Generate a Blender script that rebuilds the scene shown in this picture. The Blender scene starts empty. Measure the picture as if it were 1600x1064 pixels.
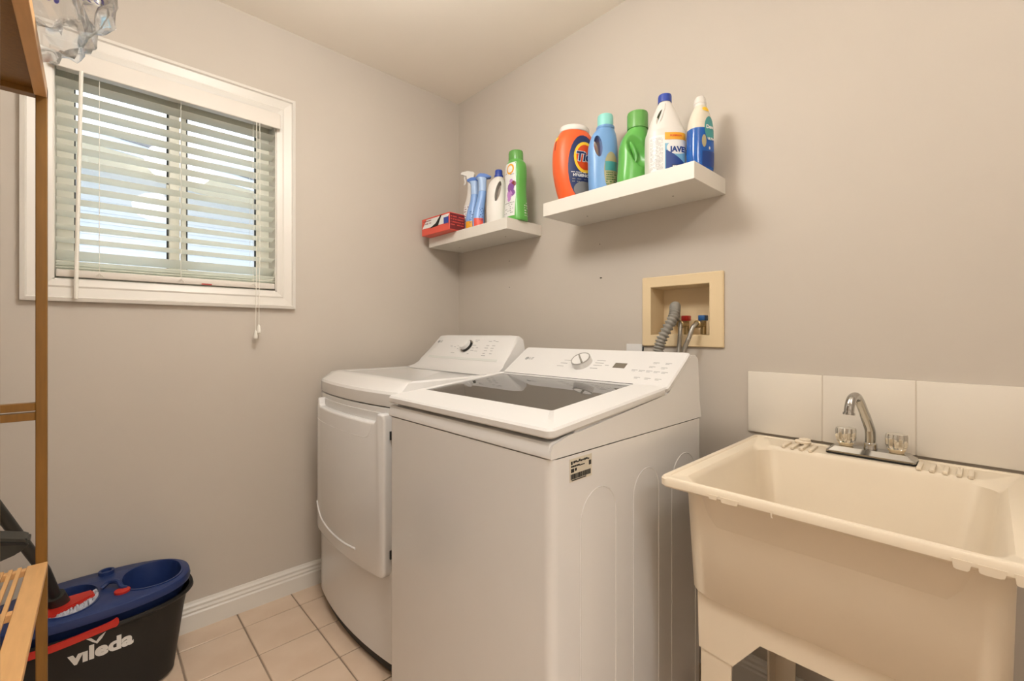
import bpy, bmesh, math, random
from mathutils import Vector, Matrix, noise

random.seed(4)
PI = math.pi
scene = bpy.context.scene
COL = scene.collection

# ------------------------------------------------------------------ camera
CAM = Vector((-1.5693, -2.1274, 1.155))
YAW = math.atan2(745.0, 700.0)
cam_data = bpy.data.cameras.new('camera')
cam_data.sensor_width = 36.0
cam_data.lens = 36.0 * 700.0 / 1600.0
cam_data.shift_y = -12.0 / 1600.0
cam_data.clip_start = 0.02
cam = bpy.data.objects.new('camera', cam_data)
cam.location = CAM
cam.rotation_euler = (PI / 2, 0, YAW - PI / 2)
COL.objects.link(cam)
scene.camera = cam

# ------------------------------------------------------------------ world, exposure
world = bpy.data.worlds.new('overcast_sky')
scene.world = world
world.use_nodes = True
bg = world.node_tree.nodes['Background']
bg.inputs[0].default_value = (0.86, 0.93, 1.0, 1)
bg.inputs[1].default_value = 3.6
scene.view_settings.view_transform = 'Standard'
scene.view_settings.look = 'None'
scene.view_settings.gamma = 1.0
scene.view_settings.exposure = -0.04
scene.view_settings.use_curve_mapping = False
FILL_STRENGTH = 33.0  # strengths of the added out-of-view fill lights
FILL2_STRENGTH = 19.0
HALL_FILL_STRENGTH = 34.0
FILL_COLOR = (1.0, 0.97, 0.92)

# ------------------------------------------------------------------ room measures
XL, YB, ZC = -2.16, -2.86, 2.493       # far-left wall, back wall, ceiling
WX0, WX1, WZ0, WZ1 = -1.662, -0.981, 1.334, 2.108   # window opening


def lin(c):
    return tuple((v / 12.92 if v <= 0.04045 else ((v + 0.055) / 1.055) ** 2.4) for v in c)


def rgb(r, g, b):
    return lin((r / 255.0, g / 255.0, b / 255.0))


# ------------------------------------------------------------------ materials
def mat(name, col, rough=0.5, metal=0.0, spec=0.5, var=0.0, vscale=8.0, bump=0.0, bscale=200.0, coat=0.0,
        trans=0.0, ior=1.45, alpha=1.0, emit=0.0, stretch=None, col2=None, bdist=0.001):
    m = bpy.data.materials.new(name)
    m.use_nodes = True
    nt = m.node_tree
    p = nt.nodes['Principled BSDF']
    p.inputs['Base Color'].default_value = (*col, 1)
    p.inputs['Roughness'].default_value = rough
    p.inputs['Metallic'].default_value = metal
    p.inputs['Specular IOR Level'].default_value = spec
    p.inputs['Coat Weight'].default_value = coat
    p.inputs['Coat Roughness'].default_value = 0.1
    p.inputs['Transmission Weight'].default_value = trans
    p.inputs['IOR'].default_value = ior
    p.inputs['Alpha'].default_value = alpha
    if emit:
        p.inputs['Emission Color'].default_value = (*col, 1)
        p.inputs['Emission Strength'].default_value = emit
    tc = nt.nodes.new('ShaderNodeTexCoord')
    src = tc.outputs['Object']
    if stretch:
        mp = nt.nodes.new('ShaderNodeMapping')
        mp.inputs['Scale'].default_value = stretch
        nt.links.new(src, mp.inputs['Vector'])
        src = mp.outputs['Vector']
    n = nt.nodes.new('ShaderNodeTexNoise')
    n.inputs['Scale'].default_value = vscale
    n.inputs['Detail'].default_value = 4
    nt.links.new(src, n.inputs['Vector'])
    r = nt.nodes.new('ShaderNodeMapRange')
    r.inputs['From Min'].default_value = 0.3
    r.inputs['From Max'].default_value = 0.7
    nt.links.new(n.outputs['Fac'], r.inputs['Value'])
    mx = nt.nodes.new('ShaderNodeMix')
    mx.data_type = 'RGBA'
    c2 = col2 if col2 else tuple(v * (1 - var) for v in col)
    mx.inputs[6].default_value = (*col, 1)
    mx.inputs[7].default_value = (*c2, 1)
    nt.links.new(r.outputs['Result'], mx.inputs[0])
    nt.links.new(mx.outputs[2], p.inputs['Base Color'])
    if bump:
        nb = nt.nodes.new('ShaderNodeTexNoise')
        nb.inputs['Scale'].default_value = bscale
        nb.inputs['Detail'].default_value = 3
        nt.links.new(src, nb.inputs['Vector'])
        b = nt.nodes.new('ShaderNodeBump')
        b.inputs['Strength'].default_value = bump
        b.inputs['Distance'].default_value = bdist
        nt.links.new(nb.outputs['Fac'], b.inputs['Height'])
        nt.links.new(b.outputs['Normal'], p.inputs['Normal'])
    return m


def thin_glass(name, tint, gloss_rough=0.02, fresnel_ior=1.45, extra=0.0):
    m = bpy.data.materials.new(name)
    m.use_nodes = True
    nt = m.node_tree
    nt.nodes.remove(nt.nodes['Principled BSDF'])
    out = nt.nodes['Material Output']
    t = nt.nodes.new('ShaderNodeBsdfTransparent')
    t.inputs[0].default_value = (*tint, 1)
    g = nt.nodes.new('ShaderNodeBsdfGlossy')
    g.inputs['Roughness'].default_value = gloss_rough
    f = nt.nodes.new('ShaderNodeFresnel')
    f.inputs['IOR'].default_value = fresnel_ior
    a = nt.nodes.new('ShaderNodeMath')
    a.operation = 'ADD'
    a.use_clamp = True
    a.inputs[1].default_value = extra
    nt.links.new(f.outputs[0], a.inputs[0])
    mx = nt.nodes.new('ShaderNodeMixShader')
    nt.links.new(a.outputs[0], mx.inputs[0])
    nt.links.new(t.outputs[0], mx.inputs[1])
    nt.links.new(g.outputs[0], mx.inputs[2])
    nt.links.new(mx.outputs[0], out.inputs[0])
    return m


M = {}
M['wall'] = mat('greige_wall_paint', rgb(197, 188, 177), 0.62, spec=0.3, var=0.03, vscale=2.5, bump=0.12, bscale=260)
M['ceiling'] = mat('ceiling_paint', rgb(240, 232, 220), 0.8, spec=0.2, var=0.02, vscale=3, bump=0.1, bscale=150)
M['trim'] = mat('white_trim_paint', rgb(220, 215, 207), 0.35, var=0.02, vscale=6)
M['pvc'] = mat('window_vinyl', rgb(222, 220, 206), 0.4, var=0.02)
M['gasket'] = mat('black_gasket', rgb(70, 72, 70), 0.6)
M['pane'] = thin_glass('window_glass', (0.93, 0.95, 0.95))
M['grout'] = mat('grout', rgb(150, 132, 114), 0.9, var=0.15, vscale=20, bump=0.3, bscale=300)
M['tile'] = mat('beige_floor_tile', rgb(214, 192, 170), 0.32, var=0.06, vscale=7, bump=0.05, bscale=60, col2=rgb(204, 179, 155))
M['walltile'] = mat('white_wall_tile', rgb(224, 216, 204), 0.22, var=0.02, vscale=3)
M['slat'] = mat('blind_slat', rgb(246, 246, 240), 0.45, var=0.02, trans=0.0)
def add_translucency(m, fac, col):
    nt = m.node_tree
    p = nt.nodes['Principled BSDF']
    t = nt.nodes.new('ShaderNodeBsdfTranslucent')
    t.inputs[0].default_value = (*col, 1)
    mx = nt.nodes.new('ShaderNodeMixShader')
    mx.inputs[0].default_value = fac
    nt.links.new(p.outputs[0], mx.inputs[1])
    nt.links.new(t.outputs[0], mx.inputs[2])
    nt.links.new(mx.outputs[0], nt.nodes['Material Output'].inputs[0])


add_translucency(M['slat'], 0.8, rgb(246, 247, 242))
M['valance'] = mat('blind_valance', rgb(218, 211, 202), 0.45, var=0.02)
M['cord'] = mat('white_cord', rgb(232, 228, 218), 0.7)
M['shelf'] = mat('white_laminate', rgb(222, 217, 208), 0.4, var=0.01)
M['enamel'] = mat('white_enamel', rgb(219, 217, 215), 0.18, var=0.01, coat=0.3)
M['plastic_white'] = mat('white_plastic', rgb(216, 214, 212), 0.35, var=0.01)
M['ink'] = mat('grey_print', rgb(150, 150, 150), 0.6)
M['darkink'] = mat('black_print', rgb(30, 30, 30), 0.6)
M['dark'] = mat('dark_rubber', rgb(46, 42, 38), 0.6, var=0.1)
M['black'] = mat('black_plastic', rgb(20, 20, 20), 0.5)
M['lidglass'] = thin_glass('tinted_lid_glass', (0.70, 0.69, 0.66), 0.02, 1.5, 0.22)
M['drum'] = mat('drum_steel', rgb(190, 186, 180), 0.45, metal=0.2, var=0.1, vscale=30)
M['chrome'] = mat('chrome', rgb(190, 189, 186), 0.08, metal=1.0)
M['acrylic'] = mat('clear_acrylic', rgb(225, 222, 214), 0.05, trans=0.2, ior=1.49, metal=0.85)
M['tub'] = mat('cream_polypropylene', rgb(224, 210, 188), 0.42, var=0.05, vscale=5, bump=0.06, bscale=120)
M['cream'] = mat('cream_plastic', rgb(224, 202, 164), 0.45, var=0.03)
M['hose'] = mat('grey_hose', rgb(140, 136, 128), 0.5, var=0.05)
M['braid'] = mat('braided_steel', rgb(176, 172, 164), 0.3, metal=0.9, bump=0.6, bscale=900, var=0.2, vscale=300)
M['red'] = mat('red_plastic', rgb(176, 38, 30), 0.4)
M['bluev'] = mat('blue_plastic', rgb(36, 84, 140), 0.4)
M['brass'] = mat('brass', rgb(170, 150, 110), 0.3, metal=0.9)
M['bamboo'] = mat('bamboo_light', rgb(212, 164, 108), 0.45, var=0.12, vscale=10, stretch=(12, 1.2, 12))
M['bambood'] = mat('bamboo_dark', rgb(132, 92, 34), 0.45, var=0.2, vscale=10, stretch=(14, 14, 1.0))
M['bucket'] = mat('black_bucket_plastic', rgb(30, 29, 28), 0.5, var=0.1, bump=0.08, bscale=400)
M['navy'] = mat('navy_plastic', rgb(34, 52, 100), 0.35, var=0.06)
M['mopred'] = mat('mop_red', rgb(186, 44, 34), 0.4)
M['fibre'] = mat('microfibre', rgb(206, 206, 216), 0.95, var=0.35, vscale=60)
M['pole'] = mat('dark_grey_pole', rgb(48, 48, 44), 0.4)
M['filmbag'] = None


# ------------------------------------------------------------------ mesh helpers
def NB():
    return bmesh.new()


def merge(bm, other):
    me = bpy.data.meshes.new('tmp')
    other.to_mesh(me)
    bm.from_mesh(me)
    bpy.data.meshes.remove(me)
    other.free()


def box(bm, x0, x1, y0, y1, z0, z1, bev=0.0, seg=2):
    t = bmesh.new()
    bmesh.ops.create_cube(t, size=1.0)
    bmesh.ops.scale(t, vec=(abs(x1 - x0), abs(y1 - y0), abs(z1 - z0)), verts=t.verts)
    bmesh.ops.translate(t, vec=((x0 + x1) / 2, (y0 + y1) / 2, (z0 + z1) / 2), verts=t.verts)
    if bev:
        bmesh.ops.bevel(t, geom=t.edges[:], offset=bev, segments=seg, affect='EDGES', profile=0.5)
    merge(bm, t)
    return bm


def loft(bm, rings, cap0=True, cap1=True, closed=True):
    vs = [[bm.verts.new(p) for p in r] for r in rings]
    n = len(rings[0])
    for i in range(len(vs) - 1):
        a, b = vs[i], vs[i + 1]
        for k in range(n if closed else n - 1):
            k2 = (k + 1) % n
            try:
                bm.faces.new((a[k], a[k2], b[k2], b[k]))
            except ValueError:
                pass
    if cap0:
        bm.faces.new(vs[0][::-1])
    if cap1:
        bm.faces.new(vs[-1])
    return vs


def tube(bm, pts, r, n=10, caps=True):
    pts = [Vector(p) for p in pts]
    rings = []
    up = None
    for i, p in enumerate(pts):
        d = (pts[min(i + 1, len(pts) - 1)] - pts[max(i - 1, 0)]).normalized()
        if up is None:
            up = Vector((0, 0, 1)) if abs(d.z) < 0.9 else Vector((1, 0, 0))
        a = d.cross(up).normalized()
        b = d.cross(a).normalized()
        up = a.cross(d).normalized() if False else up
        if abs(d.dot(up)) > 0.95:
            up = Vector((1, 0, 0)) if abs(d.x) < 0.9 else Vector((0, 1, 0))
            a = d.cross(up).normalized()
            b = d.cross(a).normalized()
        rr = r[i] if isinstance(r, (list, tuple)) else r
        rings.append([p + a * (rr * math.cos(2 * PI * k / n)) + b * (rr * math.sin(2 * PI * k / n)) for k in range(n)])
    # keep rings aligned
    for i in range(1, len(rings)):
        best, off = 1e9, 0
        c0 = pts[i] - pts[i - 1]
        for o in range(n):
            s = (rings[i][o] - rings[i - 1][0] - c0).length
            if s < best:
                best, off = s, o
        rings[i] = rings[i][off:] + rings[i][:off]
        if n > 2 and ((rings[i][1] - rings[i - 1][1] - c0).length > (rings[i][-1] - rings[i - 1][1] - c0).length):
            rings[i] = [rings[i][0]] + rings[i][1:][::-1]
    loft(bm, rings, caps, caps)
    return bm


def lathe(bm, prof, n=24, c=(0, 0, 0), axis='Z', cap0=True, cap1=True, wob=None):
    rings = []
    for r, h in prof:
        ring = []
        for k in range(n):
            t = 2 * PI * k / n
            q = r * (wob(t, h) if wob else 1.0)
            a, b = q * math.cos(t), q * math.sin(t)
            if axis == 'Z':
                p = (c[0] + a, c[1] + b, c[2] + h)
            elif axis == 'X':
                p = (c[0] + h, c[1] + a, c[2] + b)
            else:
                p = (c[0] + a, c[1] + h, c[2] + b)
            ring.append(p)
        rings.append(ring)
    loft(bm, rings, cap0, cap1)
    return bm


def prism(bm, pts, f0, f1):
    """pts: 2-D outline; f0, f1 map a 2-D point to the two end faces."""
    a = [bm.verts.new(f0(*p)) for p in pts]
    b = [bm.verts.new(f1(*p)) for p in pts]
    n = len(pts)
    for k in range(n):
        bm.faces.new((a[k], a[(k + 1) % n], b[(k + 1) % n], b[k]))
    bm.faces.new(a[::-1])
    bm.faces.new(b)
    return bm


def rrect(x0, x1, y0, y1, r, n=6):
    pts = []
    for cx, cy, t0 in ((x1 - r, y1 - r, 0), (x0 + r, y1 - r, PI / 2), (x0 + r, y0 + r, PI), (x1 - r, y0 + r, 1.5 * PI)):
        for k in range(n + 1):
            t = t0 + PI / 2 * k / n
            pts.append((cx + r * math.cos(t), cy + r * math.sin(t)))
    return pts


def sellipse(a, b, n, N=40, cx=0, cy=0):
    pts = []
    for k in range(N):
        t = 2 * PI * k / N
        c, s = math.cos(t), math.sin(t)
        pts.append((cx + a * math.copysign(abs(c) ** (2 / n), c), cy + b * math.copysign(abs(s) ** (2 / n), s)))
    return pts


def slices(bm, axis, vals):
    no = [0, 0, 0]
    no[axis] = 1
    for v in vals:
        co = [0, 0, 0]
        co[axis] = v
        bmesh.ops.bisect_plane(bm, geom=bm.verts[:] + bm.edges[:] + bm.faces[:], plane_co=co, plane_no=no, dist=1e-6)


# ------------------------------------------------------------------ object helpers
MAT4 = {}


def thing(name, label, cat, loc=(0, 0, 0), rz=0.0, group=None, kind=None):
    o = bpy.data.objects.new(name, None)
    o.empty_display_size = 0.05
    COL.objects.link(o)
    o.location = loc
    o.rotation_euler = (0, 0, rz)
    if label:
        o['label'] = label
    if cat:
        o['category'] = cat
    if group:
        o['group'] = group
    if kind:
        o['kind'] = kind
    MAT4[o] = Matrix.Translation(loc) @ Matrix.Rotation(rz, 4, 'Z')
    return o


def finish(me, material, smooth=True, ang=35):
    me.materials.clear()
    me.materials.append(material)
    if smooth:
        me.polygons.foreach_set('use_smooth', [True] * len(me.polygons))
        try:
            me.set_sharp_from_angle(angle=math.radians(ang))
        except Exception:
            pass
    me.update()


def part(name, bm, material, parent, local=False, smooth=True, ang=35, label=None, kind=None, recalc=True):
    m4 = MAT4[parent]
    if not local:
        bm.transform(m4.inverted())
    if recalc:
        bmesh.ops.recalc_face_normals(bm, faces=bm.faces[:])
    me = bpy.data.meshes.new(name)
    bm.to_mesh(me)
    bm.free()
    finish(me, material, smooth, ang)
    o = bpy.data.objects.new(name, me)
    COL.objects.link(o)
    o.parent = parent
    MAT4[o] = m4
    if label:
        o['label'] = label
    if kind:
        o['kind'] = kind
    return o


def solo(name, bm, material, label=None, cat=None, group=None, kind=None, smooth=True, ang=35, recalc=True):
    if recalc:
        bmesh.ops.recalc_face_normals(bm, faces=bm.faces[:])
    xs = [v.co for v in bm.verts]
    c = Vector(((min(v.x for v in xs) + max(v.x for v in xs)) / 2, (min(v.y for v in xs) + max(v.y for v in xs)) / 2, min(v.z for v in xs)))
    if kind == 'structure':
        c = Vector((0, 0, 0))
    bm.transform(Matrix.Translation(-c))
    me = bpy.data.meshes.new(name)
    bm.to_mesh(me)
    bm.free()
    finish(me, material, smooth, ang)
    o = bpy.data.objects.new(name, me)
    o.location = c
    COL.objects.link(o)
    MAT4[o] = Matrix.Translation(c)
    for k, v in (('label', label), ('category', cat), ('group', group), ('kind', kind)):
        if v:
            o[k] = v
    return o


def boolean(bm, cutters, op='DIFFERENCE'):
    """Return a new bmesh: bm cut by every cutter bmesh."""
    bmesh.ops.recalc_face_normals(bm, faces=bm.faces[:])
    me = bpy.data.meshes.new('tmpa')
    bm.to_mesh(me)
    bm.free()
    oa = bpy.data.objects.new('tmpa', me)
    COL.objects.link(oa)
    tmp = []
    for c in cutters:
        bmesh.ops.recalc_face_normals(c, faces=c.faces[:])
        mc = bpy.data.meshes.new('tmpb')
        c.to_mesh(mc)
        c.free()
        ob = bpy.data.objects.new('tmpb', mc)
        COL.objects.link(ob)
        md = oa.modifiers.new('b', 'BOOLEAN')
        md.operation = op
        md.solver = 'EXACT'
        md.object = ob
        tmp.append((ob, mc))
    dg = bpy.context.evaluated_depsgraph_get()
    dg.update()
    ev = oa.evaluated_get(dg)
    res = bmesh.new()
    res.from_mesh(ev.to_mesh())
    ev.to_mesh_clear()
    bpy.data.objects.remove(oa)
    bpy.data.meshes.remove(me)
    for ob, mc in tmp:
        bpy.data.objects.remove(ob)
        bpy.data.meshes.remove(mc)
    return res


def text_bm(s, size, fn, bold=0.0, shear=0.0, depth=0.0, align='CENTER', spacing=1.0):
    """Lettering as a flat mesh; fn maps (x right, y up) to a 3-D point."""
    cu = bpy.data.curves.new('txt', 'FONT')
    cu.body = s
    cu.size = size
    cu.offset = bold
    cu.shear = shear
    cu.space_character = spacing
    cu.align_x = align
    cu.align_y = 'CENTER'
    cu.resolution_u = 4
    o = bpy.data.objects.new('txt', cu)
    COL.objects.link(o)
    dg = bpy.context.evaluated_depsgraph_get()
    dg.update()
    ev = o.evaluated_get(dg)
    bm = bmesh.new()
    bm.from_mesh(ev.to_mesh())
    ev.to_mesh_clear()
    bpy.data.objects.remove(o)
    bpy.data.curves.remove(cu)
    for v in bm.verts:
        v.co = Vector(fn(v.co.x, v.co.y))
    return bm


def pcurve(pts, n):
    """Catmull-Rom through points (any dimension)."""
    out = []
    P = [pts[0]] + list(pts) + [pts[-1]]
    for i in range(1, len(P) - 2):
        for k in range(n):
            t = k / n
            out.append(tuple(0.5 * ((2 * b) + (-a + c) * t + (2 * a - 5 * b + 4 * c - d) * t * t + (-a + 3 * b - 3 * c + d) * t ** 3)
                             for a, b, c, d in zip(P[i - 1], P[i], P[i + 1], P[i + 2])))
    out.append(tuple(pts[-1]))
    return out


# =================================================================== THE ROOM
def struct(name, bm, material, **k):
    return solo(name, bm, material, kind='structure', **k)


# floor slab with individually laid tiles
PITCH = 0.2080
floor = struct('floor', box(NB(), XL - .15, 0.15, YB - .15, 0.15, -0.06, -0.0035), M['grout'], smooth=False)
tile_mesh = {}


def tile_obj(x0, x1, y0, y1, parent):
    key = (round(x1 - x0, 4), round(y1 - y0, 4))
    if key not in tile_mesh:
        b = NB()
        box(b, -(x1 - x0) / 2, (x1 - x0) / 2, -(y1 - y0) / 2, (y1 - y0) / 2, -0.006, 0.0, 0.0018, 1)
        me = bpy.data.meshes.new('tile')
        b.to_mesh(me)
        b.free()
        finish(me, M['tile'], False)
        tile_mesh[key] = me
    o = bpy.data.objects.new('tile', tile_mesh[key])
    o.location = ((x0 + x1) / 2, (y0 + y1) / 2, 0)
    COL.objects.link(o)
    o.parent = parent


GX, GY, GW = -0.924, -0.126, 0.0055
i0 = math.floor((XL - GX) / PITCH)
i1 = math.ceil((0 - GX) / PITCH)
j0 = math.floor((YB - GY) / PITCH)
j1 = math.ceil((0 - GY) / PITCH)
for i in range(i0, i1):
    for j in range(j0, j1):
        a0, a1 = max(XL, GX + i * PITCH + GW / 2), min(0.0, GX + (i + 1) * PITCH - GW / 2)
        b0, b1 = max(YB, GY + j * PITCH + GW / 2), min(0.0, GY + (j + 1) * PITCH - GW / 2)
        if a1 - a0 > .01 and b1 - b0 > .01:
            tile_obj(a0, a1, b0, b1, floor)

struct('ceiling', box(NB(), XL - .15, 0.15, YB - .15, 0.15, ZC, ZC + .1), M['ceiling'], smooth=False)

# window wall
b = NB()
T = 0.15
box(b, XL - .15, WX0, 0, T, 0, ZC)
box(b, WX1, 0.15, 0, T, 0, ZC)
box(b, WX0, WX1, 0, T, 0, WZ0)
box(b, WX0, WX1, 0, T, WZ1, ZC)
struct('wall_left', b, M['wall'], smooth=False)
# shelf wall with the recess of the outlet box
OY0, OY1, OZ0, OZ1 = -1.465, -1.241, 1.146, 1.328
b = NB()
box(b, 0, 0.15, YB - .15, OY0, 0, ZC)
box(b, 0, 0.15, OY1, 0, 0, ZC)
box(b, 0, 0.15, OY0, OY1, 0, OZ0)
box(b, 0, 0.15, OY0, OY1, OZ1, ZC)
wall_right = struct('wall_right', b, M['wall'], smooth=False)
struct('wall_front', box(NB(), XL - .15, XL, YB - .15, 0, 0, ZC), M['wall'], smooth=False)
# wall behind the camera, with an unseen doorway added to admit fill light
DX0, DX1, DZ = -1.95, -1.13, 2.03
b = NB()
box(b, XL, DX0, YB - .12, YB, 0, ZC)
box(b, DX1, 0.15, YB - .12, YB, 0, ZC)
box(b, DX0, DX1, YB - .12, YB, DZ, ZC)
struct('wall_back', b, M['wall'], smooth=False)
b = NB()
box(b, DX0 - .07, DX0, YB, YB + .016, 0, DZ + .07)
box(b, DX1, DX1 + .07, YB, YB + .016, 0, DZ + .07)
box(b, DX0, DX1, YB, YB + .016, DZ, DZ + .07)
struct('trim_1', b, M['trim'], smooth=False)
# unseen hall added beyond the doorway to carry fill light
b = NB()
box(b, -2.6, 0.2, YB - 1.5, YB - 1.4, 0, ZC)
box(b, -2.7, -2.6, YB - 1.5, YB - .12, 0, ZC)
box(b, 0.2, 0.3, YB - 1.5, YB - .12, 0, ZC)
struct('wall_fill_hall', b, M['wall'], smooth=False)
struct('floor_fill_hall', box(NB(), -2.7, 0.3, YB - 1.5, YB - .15, -0.06, 0), M['tile'], smooth=False)
struct('ceiling_fill_hall', box(NB(), -2.7, 0.3, YB - 1.5, YB - .15, ZC, ZC + .1), M['ceiling'], smooth=False)

# baseboards
BP = [(0, 0), (0.016, 0), (0.016, 0.062), (0.012, 0.068), (0.0135, 0.076), (0.0095, 0.084), (0.0105, 0.093), (0.006, 0.100), (0.004, 0.108), (0, 0.108)]


def baseboard(name, p0, p1, nx, ny):
    b = NB()
    prism(b, BP, lambda d, z: (p0[0] + nx * d, p0[1] + ny * d, z), lambda d, z: (p1[0] + nx * d, p1[1] + ny * d, z))
    return struct(name, b, M['trim'], smooth=False)


baseboard('baseboard_left', (XL, 0), (0, 0), 0, -1)
baseboard('baseboard_right', (0, 0), (0, YB), -1, 0)
baseboard('baseboard_front', (XL, YB), (XL, 0), 1, 0)

# small screw holes left in the shelf wall
for (y, z, ry, rz_) in ((-0.438, 1.524, .0022, .0022), (-1.006, 1.387, .006, .003), (-0.438, 1.389, .0022, .0022), (-1.0, 1.53, .002, .002)):
    b = NB()
    prism(b, [(y + ry * math.cos(2 * PI * k / 8), z + rz_ * math.sin(2 * PI * k / 8)) for k in range(8)], lambda u, v: (0.0, u, v), lambda u, v: (-0.0012, u, v))
    part('screw_hole', b, M['dark'], wall_right)

# splash tiles above the tub
for k in range(3):
    y1 = -1.589 - k * 0.205
    b = NB()
    box(b, -0.008, 0.0, y1 - 0.203, y1, 0.836, 1.030, 0.002, 2)
    part('tile', b, M['walltile'], wall_right)

b = NB()
box(b, -.006, 0.0, -1.589 - .612, -1.592, .838, 1.028)
M['splashgrout'] = mat('pale_grout', rgb(206, 194, 178), .8)
part('grout_bed', b, M['splashgrout'], wall_right, smooth=False)

# =================================================================== WINDOW
win = thing('window_1', None, None, (0, 0, 0), kind='structure')
prof = [(0.0, 0.0), (0.0, 0.020), (0.012, 0.024), (0.016, 0.017), (0.024, 0.0155), (0.046, 0.0115), (0.052, 0.014), (0.062, 0.011), (0.0735, 0.008), (0.0735, 0.0)]
CX0, CX1, CZ0, CZ1 = -1.7355, -0.9075, 1.2605, 2.1815


def corners(d, dep):
    return [(CX0 + d, -dep, CZ0 + d), (CX1 - d, -dep, CZ0 + d), (CX1 - d, -dep, CZ1 - d), (CX0 + d, -dep, CZ1 - d)]


for s in range(4):
    b = NB()
    loft(b, [[corners(d, dep)[s] for d, dep in prof], [corners(d, dep)[(s + 1) % 4] for d, dep in prof]], True, True)
    part('casing_board', b, M['trim'], win, smooth=False)
# jamb liner
b = NB()
box(b, WX0 - .001, WX0 + .004, 0.0, T, WZ0, WZ1)
box(b, WX1 - .004, WX1 + .001, 0.0, T, WZ0, WZ1)
box(b, WX0, WX1, 0.0, T, WZ0, WZ0 + .004)
box(b, WX0, WX1, 0.0, T, WZ1 - .004, WZ1)
part('jamb', b, M['trim'], win, smooth=False)
# vinyl sash frame
SY0, SY1 = 0.09, 0.135
b = NB()
box(b, WX0 + .004, -1.613, SY0, SY1, WZ0 + .004, WZ1 - .004, .003)
box(b, -1.036, WX1 - .004, SY0, SY1, WZ0 + .004, WZ1 - .004, .003)
box(b, -1.613, -1.036, SY0, SY1, WZ0 + .004, 1.405, .003)
box(b, -1.613, -1.036, SY0, SY1, 2.045, WZ1 - .004, .003)
part('sash_frame', b, M['pvc'], win, smooth=False)
b = NB()
box(b, -1.346, -1.312, SY0 - .012, SY1, 1.405, 2.045, .003)
part('meeting_stile', b, M['pvc'], win, smooth=False)
b = NB()
box(b, -1.304, -1.288, SY0 + .01, SY1, 1.405, 2.045, .002)
part('inner_stile', b, M['pvc'], win, smooth=False)
for (x0, x1) in ((-1.613, -1.346), (-1.288, -1.036)):
    b = NB()
    for (p, q, r_, s_) in ((x0, x0 + .004, 1.405, 2.045), (x1 - .005, x1, 1.405, 2.045), (x0, x1, 2.04, 2.045), (x0, x1, 1.405, 1.408)):
        box(b, p, q, SY0 + .008, SY0 + .022, r_, s_)
    part('gasket', b, M['gasket'], win, smooth=False)
    b = NB()
    box(b, x0, x1, SY0 + .015, SY0 + .019, 1.405, 2.045)
    part('pane', b, M['pane'], win, smooth=False)
b = NB()
box(b, -1.355, -1.347, SY0 - .02, SY0 - .001, 1.70, 1.735, .003)
part('sash_lock', b, M['pvc'], win)

# =================================================================== BLIND
blind = thing('window_blind', 'off-white slatted venetian blind with tilted slats hung in the window', 'blind', (-1.32, 0.0, 1.334))
SX0, SX1 = -1.655, -0.987
b = NB()
box(b, -1.668, -0.972, -0.033, -0.024, 2.034, 2.098, .003)
part('valance', b, M['valance'], blind, smooth=False)
b = NB()
box(b, SX0, SX1, 0.0, 0.05, 2.055, 2.103)
box(b, -1.6, -1.58, -.024, 0.0, 2.06, 2.09)
box(b, -1.06, -1.04, -.024, 0.0, 2.06, 2.09)
part('headrail', b, M['valance'], blind, smooth=False)


def slat_bm():
    b = NB()
    w = 0.025
    a = [(-w, 0.0), (-w * .5, .0012), (0, .0017), (w * .5, .0012), (w, 0.0), (w * .5, -.0012), (0, -.0008), (-w * .5, -.0015)]
    prism(b, a, lambda y, z: (SX0, y, z), lambda y, z: (SX1, y, z))
    bmesh.ops.recalc_face_normals(b, faces=b.faces[:])
    return b


sb = slat_bm()
slat_me = bpy.data.meshes.new('slat')
sb.to_mesh(slat_me)
sb.free()
finish(slat_me, M['slat'], True, 50)


def slat(z, tilt, dx=0.0, roll=0.0):
    o = bpy.data.objects.new('slat', slat_me)
    COL.objects.link(o)
    o.parent = blind
    o.location = Vector((dx, 0.022, z)) - Vector(blind.location)
    # mesh keeps world x
    o.location.x = dx - blind.location.x
    o.rotation_euler = (-tilt, roll, 0)


z = 1.419
slat(z, 0.62)
z += .052
while z < 2.04:
    slat(z, 0.235 + random.uniform(-.02, .02), random.uniform(-.001, .001))
    z += 0.0445
slat(1.376, 0.05)
slat(1.385, 0.08)
slat(1.3945, 0.12)
b = NB()
box(b, SX0, SX1, -.004, .047, 1.344, 1.368, .004)
part('bottom_rail', b, M['valance'], blind)
b = NB()
box(b, -1.252, -1.218, -.0058, -.0042, 1.345, 1.3495)
part('warning_label', b, M['red'], blind, smooth=False)
for x in (-1.548, -1.318, -1.072):
    for y in (-.006, .05):
        b = NB()
        tube(b, [(x, y, 1.35), (x, y, 2.06)], .0008, 6)
        part('ladder_cord', b, M['cord'], blind)
    b = NB()
    tube(b, [(x + .012, -.0045, 1.350), (x, -.0075, 1.362), (x - .012, -.0045, 1.350)], .0012, 6)
    part('cord_knot', b, M['cord'], blind)
b = NB()
tube(b, [(-1.593, -.036, 2.035), (-1.5935, -.036, 2.02), (-1.6065, -.036, 1.27)], .0056, 8)
part('tilt_wand', b, M['cord'], blind)
for (x, x2, z1) in ((-1.066, -1.070, 1.166), (-1.054, -1.058, 1.190)):
    b = NB()
    tube(b, [(x, -.036, 2.034), (x, -.036, 1.5), (x2, -.037, z1 - .01)], .0012, 6)
    part('pull_cord', b, M['cord'], blind)
    b = NB()
    lathe(b, [(.0015, 0), (.005, -.006), (.008, -.024), (.0075, -.034), (.004, -.036)], 12, (x2, -.037, z1))
    part('tassel', b, M['cord'], blind)
b = NB()
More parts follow.
